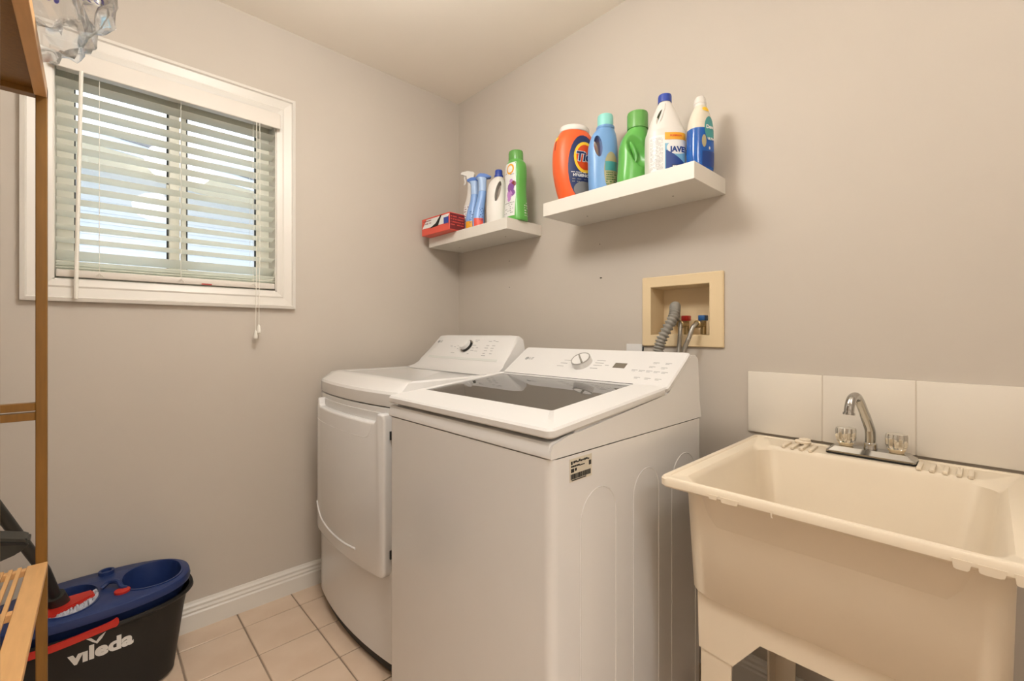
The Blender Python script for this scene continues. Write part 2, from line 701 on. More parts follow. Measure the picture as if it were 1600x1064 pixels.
tube(b, pcurve([(-.989, -.006, 1.44), (-.991, -.012, 1.41), (-.997, -.01, 1.388), (-1.02, -.006, 1.379), (-1.072, -.006, 1.378)], 5), .001, 6)
part('loose_cord', b, M['cord'], blind)

# =================================================================== OUTSIDE: neighbouring house
house = thing('neighbour_house', 'pale sided neighbouring house with overhanging eaves seen through the blind', 'house', (-2.0, 5.5, 0.0))
M['siding'] = mat('pale_siding', rgb(186, 190, 196), 0.6, var=0.02)
M['soffit'] = mat('cream_soffit', rgb(208, 196, 170), 0.6, var=0.03)
M['roofing'] = mat('pale_shingles', rgb(120, 120, 124), 0.9, var=0.2, vscale=12)
M['bounce_ground'] = mat('pale_ground', rgb(222, 222, 222), 0.9, var=0.08, vscale=2)  # ground kept pale to bounce daylight up onto the slats
for k in range(26):
    z0 = 0.0 + k * .14
    b = NB()
    prism(b, [(0, z0), (-.02, z0), (-.004, z0 + .142), (0, z0 + .142)], lambda y, z: (-7, 5.5 + y, z), lambda y, z: (4, 5.5 + y, z))
    part('siding_plank', b, M['siding'], house, smooth=False)


def roof_quad(pts, th):
    b = NB()
    a = [Vector(p) for p in pts]
    loft(b, [a, [p + Vector((0, 0, th)) for p in a]])
    return b


# lean-to roof whose rake climbs to one side
part('soffit', roof_quad([(-7, 4.6, 2.55), (-7, 5.5, 2.55), (-2.2, 5.5, 3.32), (-2.2, 4.6, 3.32)], .03), M['soffit'], house, smooth=False)
part('fascia', roof_quad([(-7, 4.57, 2.53), (-7, 4.6, 2.53), (-2.2, 4.6, 3.30), (-2.2, 4.57, 3.30)], .14), M['siding'], house, smooth=False)
part('roof', roof_quad([(-7, 4.55, 2.67), (-7, 8.0, 2.67), (-2.2, 8.0, 3.44), (-2.2, 4.55, 3.44)], .04), M['roofing'], house, smooth=False)
part('soffit', roof_quad([(-2.2, 4.6, 3.32), (-2.2, 5.5, 3.32), (4, 5.5, 2.6), (4, 4.6, 2.6)], .03), M['soffit'], house, smooth=False)
part('fascia', roof_quad([(-2.2, 4.57, 3.30), (-2.2, 4.6, 3.30), (4, 4.6, 2.58), (4, 4.57, 2.58)], .14), M['siding'], house, smooth=False)
part('roof', roof_quad([(-2.2, 4.55, 3.44), (-2.2, 8.0, 3.44), (4, 8.0, 2.72), (4, 4.55, 2.72)], .04), M['roofing'], house, smooth=False)
struct('ground', box(NB(), -14, 14, 0.16, 20, -.5, -.3), M['bounce_ground'], smooth=False)

# =================================================================== WALL SHELVES
for (y0, y1, z0, z1, xf, lab) in ((-0.664, -0.036, 1.618, 1.669, -.226, 'short white floating shelf in the corner, holding sprays and a red box'),
                                  (-1.516, -0.892, 1.624, 1.678, -.236, 'white floating shelf holding the row of large detergent bottles')):
    t = thing('floating_shelf', lab, 'shelf', (-.11, (y0 + y1) / 2, z0), group='white floating shelves')
    b = NB()
    box(b, xf, -.0005, y0, y1, z0, z1, .0012, 1)
    part('board', b, M['shelf'], t, smooth=False)
    for yy in (y0 + .13, y1 - .13):
        b = NB()
        lathe(b, [(.0035, -.0008), (.0035, .002)], 10, (-.115, yy, z0))
        part('screw', b, M['hose'], t)

# =================================================================== WASHER
WY0, WY1 = -1.517, -0.833
wash = thing('washing_machine', 'white top-loading washer with tinted glass lid between dryer and utility tub', 'washer', (-.535, (WY0 + WY1) / 2, 0.0))
b = NB()
rings = []
for z in (0.025, 0.03, 0.893):
    d = .004 if z < .027 else 0
    rings.append([(x, y, z) for x, y in rrect(-.885 + d, -.185 - d, WY0 + d, WY1 - d, .022, 5)])
loft(b, rings, True, False)
part('cabinet', b, M['enamel'], wash)
# pressed arches on the side panel
for (xa, xb, zt, zb) in ((-.790, -.655, .803, .03), (-.578, -.452, .804, .03), (-.380, -.232, .804, .03)):
    r = (xb - xa) / 2
    pts = [(xa, WY0, zb), (xa, WY0, zt - r)] + [((xa + xb) / 2 - r * math.cos(PI * k / 14), WY0, zt - r + r * math.sin(PI * k / 14)) for k in range(1, 14)] + [(xb, WY0, zt - r), (xb, WY0, zb)]
    b = NB()
    tube(b, pts, .0016, 6)
    part('pressed_arch', b, M['enamel'], wash)
# top cover
prof = [(-.884, .8942), (-.886, .8965), (-.886, .920), (-.882, .9275), (-.872, .930), (-.825, .932), (-.79, .944), (-.41, .978), (-.398, .990), (-.268, 1.079), (-.255, 1.088),
        (-.214, 1.086), (-.203, 1.075), (-.197, .947), (-.187, .8942)]
b = NB()
prism(b, prof, lambda x, z: (x, WY0 + .002, z), lambda x, z: (x, WY1 - .002, z))
eds = [e for e in b.edges if abs(e.verts[0].co.y - e.verts[1].co.y) < 1e-6 and e.verts[0].co.z > .9 and e.verts[1].co.z > .9]
bmesh.ops.bevel(b, geom=eds, offset=.005, segments=2, affect='EDGES')
DC = (-.605, (WY0 + WY1) / 2)
cut = NB()
loft(cut, [[(-.598 + x, -1.1395 + y, zz) for x, y in sellipse(.172, .275, 9, 64)] for zz in (.6, 1.2)])
b = boolean(b, [cut])
part('top_cover', b, M['enamel'], wash)
b = NB()
lathe(b, [(.190, .876), (.198, .872), (.205, .86), (.232, .84), (.236, .60), (.23, .45), (.0, .45)], 48, (DC[0], DC[1], 0), cap0=False, cap1=False)
part('drum', b, M['drum'], wash)
b = NB()
loft(b, [[(-.598 + x, -1.1395 + y, .880) for x, y in sellipse(.19, .29, 9, 64)], [(DC[0] + x, DC[1] + y, .878) for x, y in sellipse(.186, .186, 2, 64)], [(DC[0] + x, DC[1] + y, .868) for x, y in sellipse(.186, .186, 2, 64)]], False, False)
part('tub_ring', b, M['drum'], wash)
b = NB()
lathe(b, [(.15, .452), (.12, .47), (.04, .50), (.02, .51)], 20, (DC[0], DC[1], 0))
part('impeller', b, M['plastic_white'], wash)
# cut drum so it stays below the cover: lid frame follows the slope
SL = (0.998 - .951) / .475


def lidz(x):
    return .951 + (x + .885) * SL


b = NB()
o = dict(x0=-.890, x1=-.408, y0=WY0 - .002, y1=WY1 + .002)
gx0, gx1, gy0, gy1 = -.772, -.424, -1.417, -.862


def lring(x0, x1, y0, y1, r, off):
    return [(x, y, lidz(x) + off) for x, y in rrect(x0, x1, y0, y1, r, 5)]


loft(b, [lring(gx0, gx1, gy0, gy1, .008, -.012), lring(o['x0'] + .004, o['x1'], o['y0'] + .003, o['y1'] - .003, .014, -.014), lring(o['x0'], o['x1'], o['y0'], o['y1'], .016, -.010),
         lring(o['x0'], o['x1'], o['y0'], o['y1'], .016, .002), lring(o['x0'] + .004, o['x1'], o['y0'] + .004, o['y1'] - .004, .014, .007),
         lring(gx0 - .002, gx1 + .001, gy0 - .002, gy1 + .002, .009, .0085), lring(gx0, gx1, gy0, gy1, .008, .007), lring(gx0, gx1, gy0, gy1, .008, -.012)], False, False)
lid = part('lid_frame', b, M['plastic_white'], wash)
b = NB()
loft(b, [lring(gx0, gx1, gy0, gy1, .008, .001), lring(gx0, gx1, gy0, gy1, .008, .005)])
part('lid_glass', b, M['lidglass'], lid, smooth=False)
b = NB()
tube(b, [(gx1 + .004, gy0, lidz(gx1) + .0085), (gx1 + .004, gy1, lidz(gx1) + .0085)], .0018, 6)
part('hinge_line', b, M['dark'], lid)
# control panel on the slope
PA, PB = Vector((-.404, 0, .996)), Vector((-.262, 0, 1.0935))
PD = (PB - PA).normalized()
PN = Vector((-PD.z, 0, PD.x))
PL = (PB - PA).length


def wp(y, s, off=0.0):
    v = PA + PD * s + PN * off
    return (v.x, y, v.z)


b = NB()
o1 = rrect(WY0 - .001, WY1 + .001, 0.0, PL, .012, 4)
o2 = rrect(WY0 + .003, WY1 - .003, .003, PL - .004, .010, 4)
loft(b, [[wp(y, s, -.008) for y, s in o1], [wp(y, s, .001) for y, s in o1], [wp(y, s, .005) for y, s in o2]])
panel = part('control_panel', b, M['plastic_white'], wash)


def along(c, ax, prof_, bm, n=28):
    """Lathe around an arbitrary axis."""
    ax = Vector(ax).normalized()
    u = ax.cross(Vector((0, 1, 0))).normalized()
    v = ax.cross(u)
    c = Vector(c)
    loft(bm, [[c + ax * h + u * (r * math.cos(2 * PI * k / n)) + v * (r * math.sin(2 * PI * k / n)) for k in range(n)] for r, h in prof_])
    return bm


KY, KS = -1.168, .088
b = along(wp(KY, KS, .005), PN, [(.036, 0), (.0355, .010), (.034, .019), (.032, .0205)], NB())
knob = part('dial', b, M['plastic_white'], panel)
b = along(wp(KY, KS, .005), PN, [(.0345, .0185), (.0352, .0200), (.0345, .0215), (.031, .0215), (.031, .0185)], NB())
M['satin'] = mat('satin_ring', rgb(170, 168, 164), .45, metal=.5)
part('dial_ring', b, M['satin'], panel)
b = NB()
ca, sa = math.cos(.75), math.sin(.75)
prism(b, [(u * ca - v * sa, u * sa + v * ca) for u, v in ((-.0035, -.029), (.0035, -.029), (.0025, .029), (-.0025, .029))], lambda y, s: wp(KY - y, KS + s, .0250), lambda y, s: wp(KY - y, KS + s, .0285))
part('dial_grip', b, M['hose'], panel)
b = NB()
prism(b, [(-.022, -.0125), (.022, -.0125), (.022, .0125), (-.022, .0125)], lambda y, s: wp(-1.318 - y, .088 + s, .0045), lambda y, s: wp(-1.318 - y, .088 + s, .0056))
M['display'] = mat('dark_display', rgb(118, 110, 98), 0.15)
part('display', b, M['display'], panel, smooth=False)
b = NB()


def wdash(y, s, w, h=.0022):
    prism(b, [(-w / 2, -h / 2), (w / 2, -h / 2), (w / 2, h / 2), (-w / 2, h / 2)], lambda q, r: wp(y - q, s + r, .0049), lambda q, r: wp(y - q, s + r, .0054))


for k in range(3):
    wdash(-1.095 + .006 * k, .100 - .017 * k, .03)
    wdash(-1.235, .108 - .013 * k, .034)
wdash(-1.228, .066, .03)
wdash(-1.27, .085, .014)
for q, s in ((-1.435, .112), (-1.475, .112), (-1.43, .092), (-1.47, .090), (-1.38, .072), (-1.405, .071), (-1.43, .071), (-1.455, .070), (-1.48, .069), (-1.405, .038), (-1.44, .037), (-1.474, .037)):
    wdash(q, s, .020, .0018)
    wdash(q + .003, s - .005, .012, .0014)
part('panel_markings', b, M['ink'], panel, smooth=False, kind='stuff')


def logo(fn, size, parent):
    bb = NB()
    n = 20
    ctr = (-size * .75, 0)
    for r0, r1 in ((0.0, .46),):
        prism(bb, [(ctr[0] + size * r1 * math.cos(2 * PI * k / n), ctr[1] + size * r1 * math.sin(2 * PI * k / n)) for k in range(n)], lambda x, y: fn(x, y, 0), lambda x, y: fn(x, y, .0005))
    part('logo_roundel', bb, M['ink'], parent, smooth=False)
    part('logo_letters', text_bm('LG', size, lambda x, y: fn(x + size * .45, y, .0005), bold=.0006), M['ink'], parent, smooth=False, recalc=False)


logo(lambda x, y, o_: wp(-.905 - x, .098 + y, .0052 + o_), .019, panel)
# rating sticker on the side
b = NB()
box(b, -.828, -.751, WY0 - .0008, WY0 + .0002, .836, .885)
M['sticker'] = mat('sticker_paper', rgb(206, 198, 180), 0.5)
stk = part('rating_sticker', b, M['sticker'], wash, smooth=False)
b = NB()


def sk(x, z, w, h):
    box(b, x, x + w, WY0 - .0014, WY0 - .0007, z, z + h)


sk(-.824, .873, .005, .007)
for k in range(9):
    sk(-.816 + k * .0062, .875 + .001 * (k % 2), .005, .005 - .001 * (k % 3))
for k in range(5):
    sk(-.824 + k * .006, .867, .005, .0035)
sk(-.795, .8665, .018, .002)
sk(-.824, .856, .010, .008)
sk(-.762, .862, .008, .010)
sk(-.811, .858, .006, .006)
x = -.825
while x < -.757:
    w = random.choice((.0012, .002, .003))
    sk(x, .8415, w, .011)
    x += w + random.choice((.0008, .0014))
sk(-.822, .838, .05, .002)
part('sticker_print', b, M['darkink'], stk, smooth=False)
for x in (-.85, -.22):
    for y in (WY0 + .04, WY1 - .04):
        b = NB()
        lathe(b, [(.02, .0), (.02, .012), (.009, .014), (.009, .03)], 12, (x, y, 0))
        part('foot', b, M['dark'], wash)

# =================================================================== DRYER
DY0, DY1 = -.800, -.115
DM = (DY0 + DY1) / 2
DH = (DY1 - DY0) / 2


def bow(y, amp=.034):
    return -.836 - amp * (1 - ((y - DM) / DH) ** 2)


dry = thing('dryer', 'white clothes dryer with rounded front door standing in the corner', 'dryer', (-.48, DM, 0.0))


def dfoot(off=0.0, n=18, back=-.12, r=.02):
    """Bowed footprint, counter-clockwise."""
    pts = [(back, DY0 + off), (back, DY1 - off)]
    ys = [DY1 - off - (DY1 - DY0 - 2 * off) * k / n for k in range(n + 1)]
    pts += [(bow(y) + off + (r * (1 - abs((y - DM) / (DH - off)) ** 14 * 1.0) * 0), y) for y in ys]
    # round the two front corners
    pts[2] = (pts[2][0] + .014, pts[2][1])
    pts[-1] = (pts[-1][0] + .014, pts[-1][1])
    pts.insert(3, (bow(ys[0]) + off + .003, ys[0] - .008))
    pts.insert(len(pts) - 1, (bow(ys[-1]) + off + .003, ys[-1] + .008))
    return pts


b = NB()
loft(b, [[(x, y, .048) for x, y in dfoot(.004)], [(x, y, .052) for x, y in dfoot()], [(x, y, .901) for x, y in dfoot()], [(x, y, .903) for x, y in dfoot(.004)]])
part('cabinet', b, M['enamel'], dry, ang=28)
b = NB()
loft(b, [[(x, y, .010) for x, y in dfoot(.016)], [(x, y, .05) for x, y in dfoot(.016)]])
part('toe_kick', b, M['dark'], dry, ang=28)
for x in (-.79, -.16):
    for y in (DY0 + .07, DY1 - .07):
        b = NB()
        lathe(b, [(.018, .0), (.018, .011)], 12, (x, y, 0))
        part('foot', b, M['dark'], dry)
b = NB()
loft(b, [[(x, y, .902) for x, y in dfoot(.006)], [(x, y, .908) for x, y in dfoot(.006)]])
part('seam', b, M['dark'], dry, ang=28)
# top with sloping front shoulder and shallow raised border
b = NB()


def dtop(off, zf):
    return [(x, y, zf(x)) for x, y in dfoot(off)]


loft(b, [dtop(0, lambda x: .907), dtop(-.001, lambda x: .911), dtop(-.001, lambda x: .948), dtop(.004, lambda x: .957), [(max(x, -.79) if x < -.5 else x, y, .984 if x < -.5 else .984) for x, y in dfoot(.012)],
         [(max(x, -.765) if x < -.5 else x, y, .989) for x, y in dfoot(.022)], [(max(x, -.745) if x < -.5 else x, y, .9885) for x, y in dfoot(.05)], [(max(x, -.73) if x < -.5 else x, y, .985) for x, y in dfoot(.062)]])
part('top_panel', b, M['enamel'], dry, ang=22)
# console
cp = [(-.435, .9865), (-.405, .990), (-.375, .998), (-.352, 1.012), (-.338, 1.030), (-.300, 1.07596), (-.252, 1.134), (-.246, 1.140), (-.238, 1.1435), (-.230, 1.1435), (-.220, 1.138), (-.205, .98)]


def cw(z):
    return max(0.0, (z - .99) / .155) * .034


b = NB()
ringL = [(x, DY1 - .018 - cw(z), z) for x, z in cp]
ringR = [(x, DY0 + .018 + cw(z), z) for x, z in cp]
ys = 10
rings = []
for k in range(ys + 1):
    t = k / ys
    e = .012 if k in (0, ys) else 0.0
    rings.append([(x + (e if z > 1.03 and x < -.2 else 0), (1 - t) * l[1] + t * r[1], z - (e if x > -.26 and z > 1.09 else 0)) for (x, z), l, r in zip(cp, ringL, ringR)])
# soft shoulders next to the two ends
for k, src, sg in ((0, ringL, -1), (ys, ringR, 1)):
    rings.insert(1 if k == 0 else len(rings) - 1, [(x + (.0035 if z > 1.03 and x < -.2 else 0), p[1] + sg * .006, z - (.0035 if x > -.26 and z > 1.09 else 0)) for (x, z), p in zip(cp, src)])
loft(b, rings)
con = part('console', b, M['plastic_white'], dry, ang=40)
DA, DB = Vector((-.338, 0, 1.030)), Vector((-.252, 0, 1.134))
DD = (DB - DA).normalized()
DN = Vector((-DD.z, 0, DD.x))


def dp(y, s, off=0.0):
    v = DA + DD * s + DN * off
    return (v.x, y, v.z)


KY2, KS2 = -.455, .080
b = along(dp(KY2, KS2, 0), DN, [(.0365, 0), (.036, .003), (.031, .003), (.031, .002)], NB())
part('dial_ring', b, M['chrome'], con)
b = along(dp(KY2, KS2, .002), DN, [(.030, 0), (.0295, .008), (.0285, .009)], NB())
part('dial_base', b, M['dark'], con)
b = along(dp(KY2, KS2, .010), DN, [(.0285, 0), (.028, .017), (.0265, .019)], NB())
part('dial', b, M['plastic_white'], con)
logo(lambda x, y, o_: dp(-.214 - x, .105 + y, .0004 + o_), .017, con)
b = NB()


def ddash(y, s, w, h=.0022):
    prism(b, [(-w / 2, -h / 2), (w / 2, -h / 2), (w / 2, h / 2), (-w / 2, h / 2)], lambda q, r: dp(y - q, s + r, .0002), lambda q, r: dp(y - q, s + r, .0007))


for (y, s, w) in ((-.405, .118, .03), (-.395, .108, .022), (-.335, .078, .018), (-.365, .075, .012), (-.385, .082, .01), (-.395, .065, .01), (-.375, .040, .028), (-.505, .118, .03), (-.505, .109, .018), (-.505, .088, .026), (-.505, .072, .012), (-.535, .074, .014), (-.51, .058, .022), (-.54, .055, .02), (-.495, .038, .012),
                  (-.60, .112, .02), (-.625, .116, .012), (-.645, .112, .02), (-.60, .088, .02), (-.64, .088, .018), (-.60, .074, .024), (-.64, .074, .02), (-.605, .060, .022), (-.645, .060, .016), (-.605, .044, .016), (-.65, .044, .016), (-.61, .032, .026)):
    ddash(y, s, w)
part('panel_markings', b, M['ink'], con, smooth=False, kind='stuff')
b = NB()
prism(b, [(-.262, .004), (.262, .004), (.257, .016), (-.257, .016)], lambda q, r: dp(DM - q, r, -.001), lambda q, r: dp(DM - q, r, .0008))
M['band'] = mat('pale_grey_band', rgb(204, 206, 202), .3)  # reflection on the console's lower curve, painted as a pale strip
part('reflection_band', b, M['band'], con, smooth=False)
# faint round sensor mark on the top
b = NB()
lathe(b, [(.010, 0), (.010, .0012), (.008, .0012), (.008, 0)], 20, (-.40, -.66, .9885))
part('button', b, M['plastic_white'], dry)

# door
dy0, dy1, dz0, dz1 = -.768, -.190, .338, .886
HN0, HN1, HZ = -.725, -.228, .853         # handle scoop


def door_outline():
    r = .03
    P = []
    for k in range(7):
        t = -PI / 2 + PI / 2 * k / 6
        P.append((dy1 - r + r * math.cos(t), dz0 + r + r * math.sin(t)))
    P.append((dy1, dz1 - .02))
    P += [(dy1 - .006, dz1 - .005), (dy1 - .02, dz1), (HN1 + .006, dz1 - .001), (HN1, dz1 - .008), (HN1 - .004, HZ + .008), (HN1 - .014, HZ)]
    P += [(HN0 + .014, HZ), (HN0 + .004, HZ + .008), (HN0, dz1 - .008), (HN0 - .006, dz1 - .001), (dy0 + .02, dz1), (dy0 + .006, dz1 - .005), (dy0, dz1 - .02)]
    for k in range(7):
        t = PI + PI / 2 * k / 6
        P.append((dy0 + r + r * math.cos(t), dz0 + r + r * math.sin(t)))
    return P


def plate(outline, depth0, depth1, bev, ny=16):
    """Extruded outline wrapped on the bowed front."""
    bm = NB()
    vs = [bm.verts.new((-depth1, y, z)) for y, z in outline]
    f = bm.faces.new(vs)
    ext = bmesh.ops.extrude_face_region(bm, geom=[f])
    bmesh.ops.translate(bm, vec=(depth1 - depth0, 0, 0), verts=[v for v in ext['geom'] if isinstance(v, bmesh.types.BMVert)])
    if bev:
        eds = [e for e in bm.edges if all(abs(v.co.x + depth1) < 1e-6 for v in e.verts)]
        bmesh.ops.bevel(bm, geom=eds, offset=bev, segments=3, affect='EDGES', profile=.5)
    y0 = min(p[0] for p in outline)
    y1 = max(p[0] for p in outline)
    slices(bm, 1, [y0 + (y1 - y0) * k / ny for k in range(1, ny)])
    for v in bm.verts:
        v.co.x += bow(v.co.y)
    return bm


door = part('door', plate(door_outline(), -.002, .027, .008), M['enamel'], dry, ang=30)
b = plate([(HN0 - .002, HZ - .02), (HN1 + .002, HZ - .02), (HN1 + .002, dz1 - .003), (HN0 - .002, dz1 - .003)], -.002, .003, 0)
part('handle_recess', b, M['plastic_white'], door, ang=30)
# raised crease lines on the door
b = NB()
tube(b, [(bow(y) - .0265, y, z) for y, z in pcurve([(-.196, .450), (-.22, .428), (-.28, .400), (-.40, .388), (-.52, .388), (-.60, .394)], 6)], .0045, 8)
part('crease', b, M['enamel'], door)
b = NB()
tube(b, [(bow(y) - .0266, y, z) for y, z in [(-.208, .800), (-.23, .797), (-.3, .796), (-.4, .796), (-.5, .796), (-.6, .796), (-.66, .797), (-.68, .803), (-.69, .82), (-.695, .845)]], .0012, 6)
part('handle_line', b, M['plastic_white'], door)
for zz in (.80, .405):
    b = NB()
    box(b, bow(-.775) - .008, bow(-.775) + .004, -.7745, -.768, zz, zz + .028)
    part('hinge_slot', b, M['black'], dry, smooth=False)

# =================================================================== UTILITY TUB
TY0, TY1, TXF, TZ = -2.195, -1.613, -.628, .830
tub = thing('utility_sink', 'cream plastic laundry tub on legs against the tiled splashback', 'sink', (-.31, (TY0 + TY1) / 2, 0.0))


def tr(x0, x1, y0, y1, r, z):
    return [(x, y, z) for x, y in rrect(x0, x1, y0, y1, r, 6)]


XB = -.010
b = NB()
loft(b, [tr(-.56, -.06, TY0 + .05, TY1 - .05, .05, .555), tr(-.578, -.048, TY0 + .043, TY1 - .043, .045, .575), tr(-.590, -.035, TY0 + .038, TY1 - .038, .035, .79), tr(-.592, -.033, TY0 + .036, TY1 - .036, .035, TZ - .020),
         tr(TXF + .004, XB, TY0 + .004, TY1 - .004, .016, TZ - .022), tr(TXF, XB, TY0, TY1, .018, TZ - .018), tr(TXF, XB, TY0, TY1, .018, TZ - .004),
         tr(TXF + .003, XB - .002, TY0 + .003, TY1 - .003, .018, TZ),
         tr(TXF + .012, XB - .01, TY0 + .012, TY1 - .012, .022, TZ), tr(TXF + .014, XB - .012, TY0 + .014, TY1 - .014, .024, TZ - .003),
         tr(TXF + .022, -.118, TY0 + .040, TY1 - .040, .04, TZ - .004), tr(TXF + .030, -.126, TY0 + .050, TY1 - .050, .05, TZ - .016),
         tr(TXF + .060, -.150, TY0 + .075, TY1 - .075, .06, .60), tr(TXF + .075, -.165, TY0 + .09, TY1 - .09, .06, .575), tr(TXF + .12, -.21, TY0 + .14, TY1 - .14, .06, .562)])
part('basin', b, M['tub'], tub, ang=40)
# skirt: front, sides and back with cut-outs between the legs
sk_front = [(TY1 - .062, .572), (TY1 - .064, .445), (TY1 - .137, .437), (TY1 - .192, .510), (TY0 + .192, .510), (TY0 + .137, .437), (TY0 + .064, .445), (TY0 + .062, .572)]
b = NB()
prism(b, sk_front, lambda y, z: (-.566 + (z < .45) * .002, y, z), lambda y, z: (-.548, y, z))
prism(b, sk_front, lambda y, z: (-.075, y, z), lambda y, z: (-.055, y, z))
sk_side = [(-.566, .572), (-.564, .445), (-.49, .437), (-.435, .510), (-.19, .510), (-.135, .437), (-.06, .445), (-.057, .572)]
for yy in (TY1 - .064, TY0 + .064 + .016):
    prism(b, sk_side, lambda x, z: (x, yy, z), lambda x, z: (x, yy - .016, z))
part('skirt', b, M['tub'], tub, smooth=False)
for (x, sx) in ((-.562, 1), (-.060, -1)):
    for (y, sy) in ((TY1 - .068, -1), (TY0 + .068, 1)):
        b = NB()
        a = [(0, 0), (.066, 0), (.066, .006), (.006, .006), (.006, .066), (0, .066)]
        rings = []
        for zz, q in ((0.0, .82), (.455, 1.0)):
            rings.append([(x + sx * p[0] * q, y + sy * p[1] * q, zz) for p in a])
        loft(b, rings)
        part('leg', b, M['tub'], tub, smooth=False)
b = NB()
lathe(b, [(.026, .54), (.026, .56)], 16, (-.33, -1.905, 0))
tube(b, pcurve([(-.33, -1.905, .55), (-.33, -1.905, .36), (-.31, -1.905, .30), (-.26, -1.905, .29), (-.22, -1.905, .33), (-.19, -1.905, .36), (-.10, -1.905, .36), (-.002, -1.905, .36)], 4), .02, 12)
part('drain_pipe', b, M['black'], tub)
# soap ridges on the back ledge
for y in (-1.723, -1.745, -1.767, -1.789, -2.012, -2.035, -2.058, -2.081, -2.10):
    b = NB()
    box(b, -.122, -.055, y - .005, y + .005, TZ - .006, TZ + .003, .002)
    part('soap_ridge', b, M['tub'], tub)
# moulding flash left under the worn front edge
for (y, w, h) in ((-1.735, .020, .002), (-1.768, .036, .004), (-1.845, .006, .008), (-2.100, .022, .008), (-2.131, .030, .006), (-2.160, .016, .009)):
    b = NB()
    pts = [(y - w / 2, TZ - .012), (y - w / 2 + .003, TZ - .019 - h * .7), (y - w / 4, TZ - .019 - h), (y + w / 4, TZ - .019 - h), (y + w / 2 - .002, TZ - .019 - h * .8), (y + w / 2, TZ - .012)]
    prism(b, pts, lambda q, z: (TXF - .0012, q, z), lambda q, z: (TXF + .003, q, z))
    part('worn_flash', b, M['tub'], tub, smooth=False)
# faucet
fa = thing('faucet', 'chrome two-handle faucet on the back ledge of the cream tub', 'faucet', (-.07, -1.912, TZ))
b = NB()
o1 = rrect(-.100, -.036, -2.006, -1.820, .006, 3)
o2 = rrect(-.090, -.046, -1.992, -1.834, .006, 3)
loft(b, [[(x, y, TZ - .002) for x, y in o1], [(x, y, TZ + .002) for x, y in o1]])
part('gasket', b, M['black'], fa)
b = NB()
loft(b, [[(x, y, TZ + .002) for x, y in o1], [(x, y, TZ + .006) for x, y in o1], [(x, y, TZ + .018) for x, y in o2]])
part('base_plate', b, M['chrome'], fa, smooth=False)
b = NB()
lathe(b, [(.015, .016), (.015, .021), (.0145, .023), (.0145, .032), (.012, .034)], 24, (-.062, -1.912, TZ))
part('collar', b, M['chrome'], fa)
b = NB()
sp = pcurve([(-.062, -1.912, TZ + .03), (-.062, -1.912, TZ + .058), (-.066, -1.910, TZ + .075), (-.090, -1.902, TZ + .118), (-.110, -1.896, TZ + .148), (-.126, -1.892, TZ + .160), (-.146, -1.887, TZ + .156), (-.158, -1.884, TZ + .138), (-.161, -1.883, TZ + .118)], 4)
tube(b, sp, [.0118 if i < 12 else .0110 for i in range(len(sp))], 16)
part('spout', b, M['chrome'], fa)
b = NB()
tube(b, [(-.1605, -1.883, TZ + .122), (-.1612, -1.8828, TZ + .116)], .0132, 16)
part('aerator', b, M['chrome'], fa)
for y in (-1.860, -1.966):
    b = NB()
    lathe(b, [(.010, .016), (.010, .022)], 16, (-.066, y, TZ))
    part('handle_stem', b, M['chrome'], fa)
    b = NB()
    lathe(b, [(.014, .020), (.0195, .032), (.0215, .040), (.0218, .060), (.0205, .066), (.012, .0685)], 60, (-.066, y, TZ), wob=lambda t, h: 1 + (.085 * math.cos(10 * t) if .030 < h < .067 else 0))
    part('handle', b, M['acrylic'], fa, ang=20, label='clear ribbed acrylic knob')
    b = NB()
    lathe(b, [(.0145, .0185), (.0185, .0255), (.0185, .0275)], 10, (-.066, y, TZ))
    part('handle_skirt', b, M['cream'], fa, smooth=False)
# plug lying on the ledge
pl = thing('sink_plug', 'small beige rubber plug lying on the tub ledge beside the faucet', 'plug', (-.052, -1.756, TZ + .002))
b = NB()
lathe(b, [(.019, .0005), (.021, .006), (.019, .009), (.010, .010)], 20, (-.052, -1.756, TZ + .002), wob=lambda t, h: 1 + .06 * math.cos(3 * t))
part('stopper', b, M['tub'], pl)
b = NB()
tube(b, [(-.052 + .010 * math.cos(2 * PI * k / 14), -1.760 + .012 * math.sin(2 * PI * k / 14), TZ + .0135) for k in range(15)], .003, 8)
part('pull_ring', b, M['tub'], pl)

# =================================================================== WASHER OUTLET BOX AND HOSES
ob = thing('washer_outlet_box', 'cream plastic valve box recessed in the wall above the washer', 'outlet box', (0, -1.3575, 1.103))
b = NB()


def yz(y0, y1, z0, z1, r, x):
    return [(x, y, z) for y, z in rrect(y0, y1, z0, z1, r, 3)]


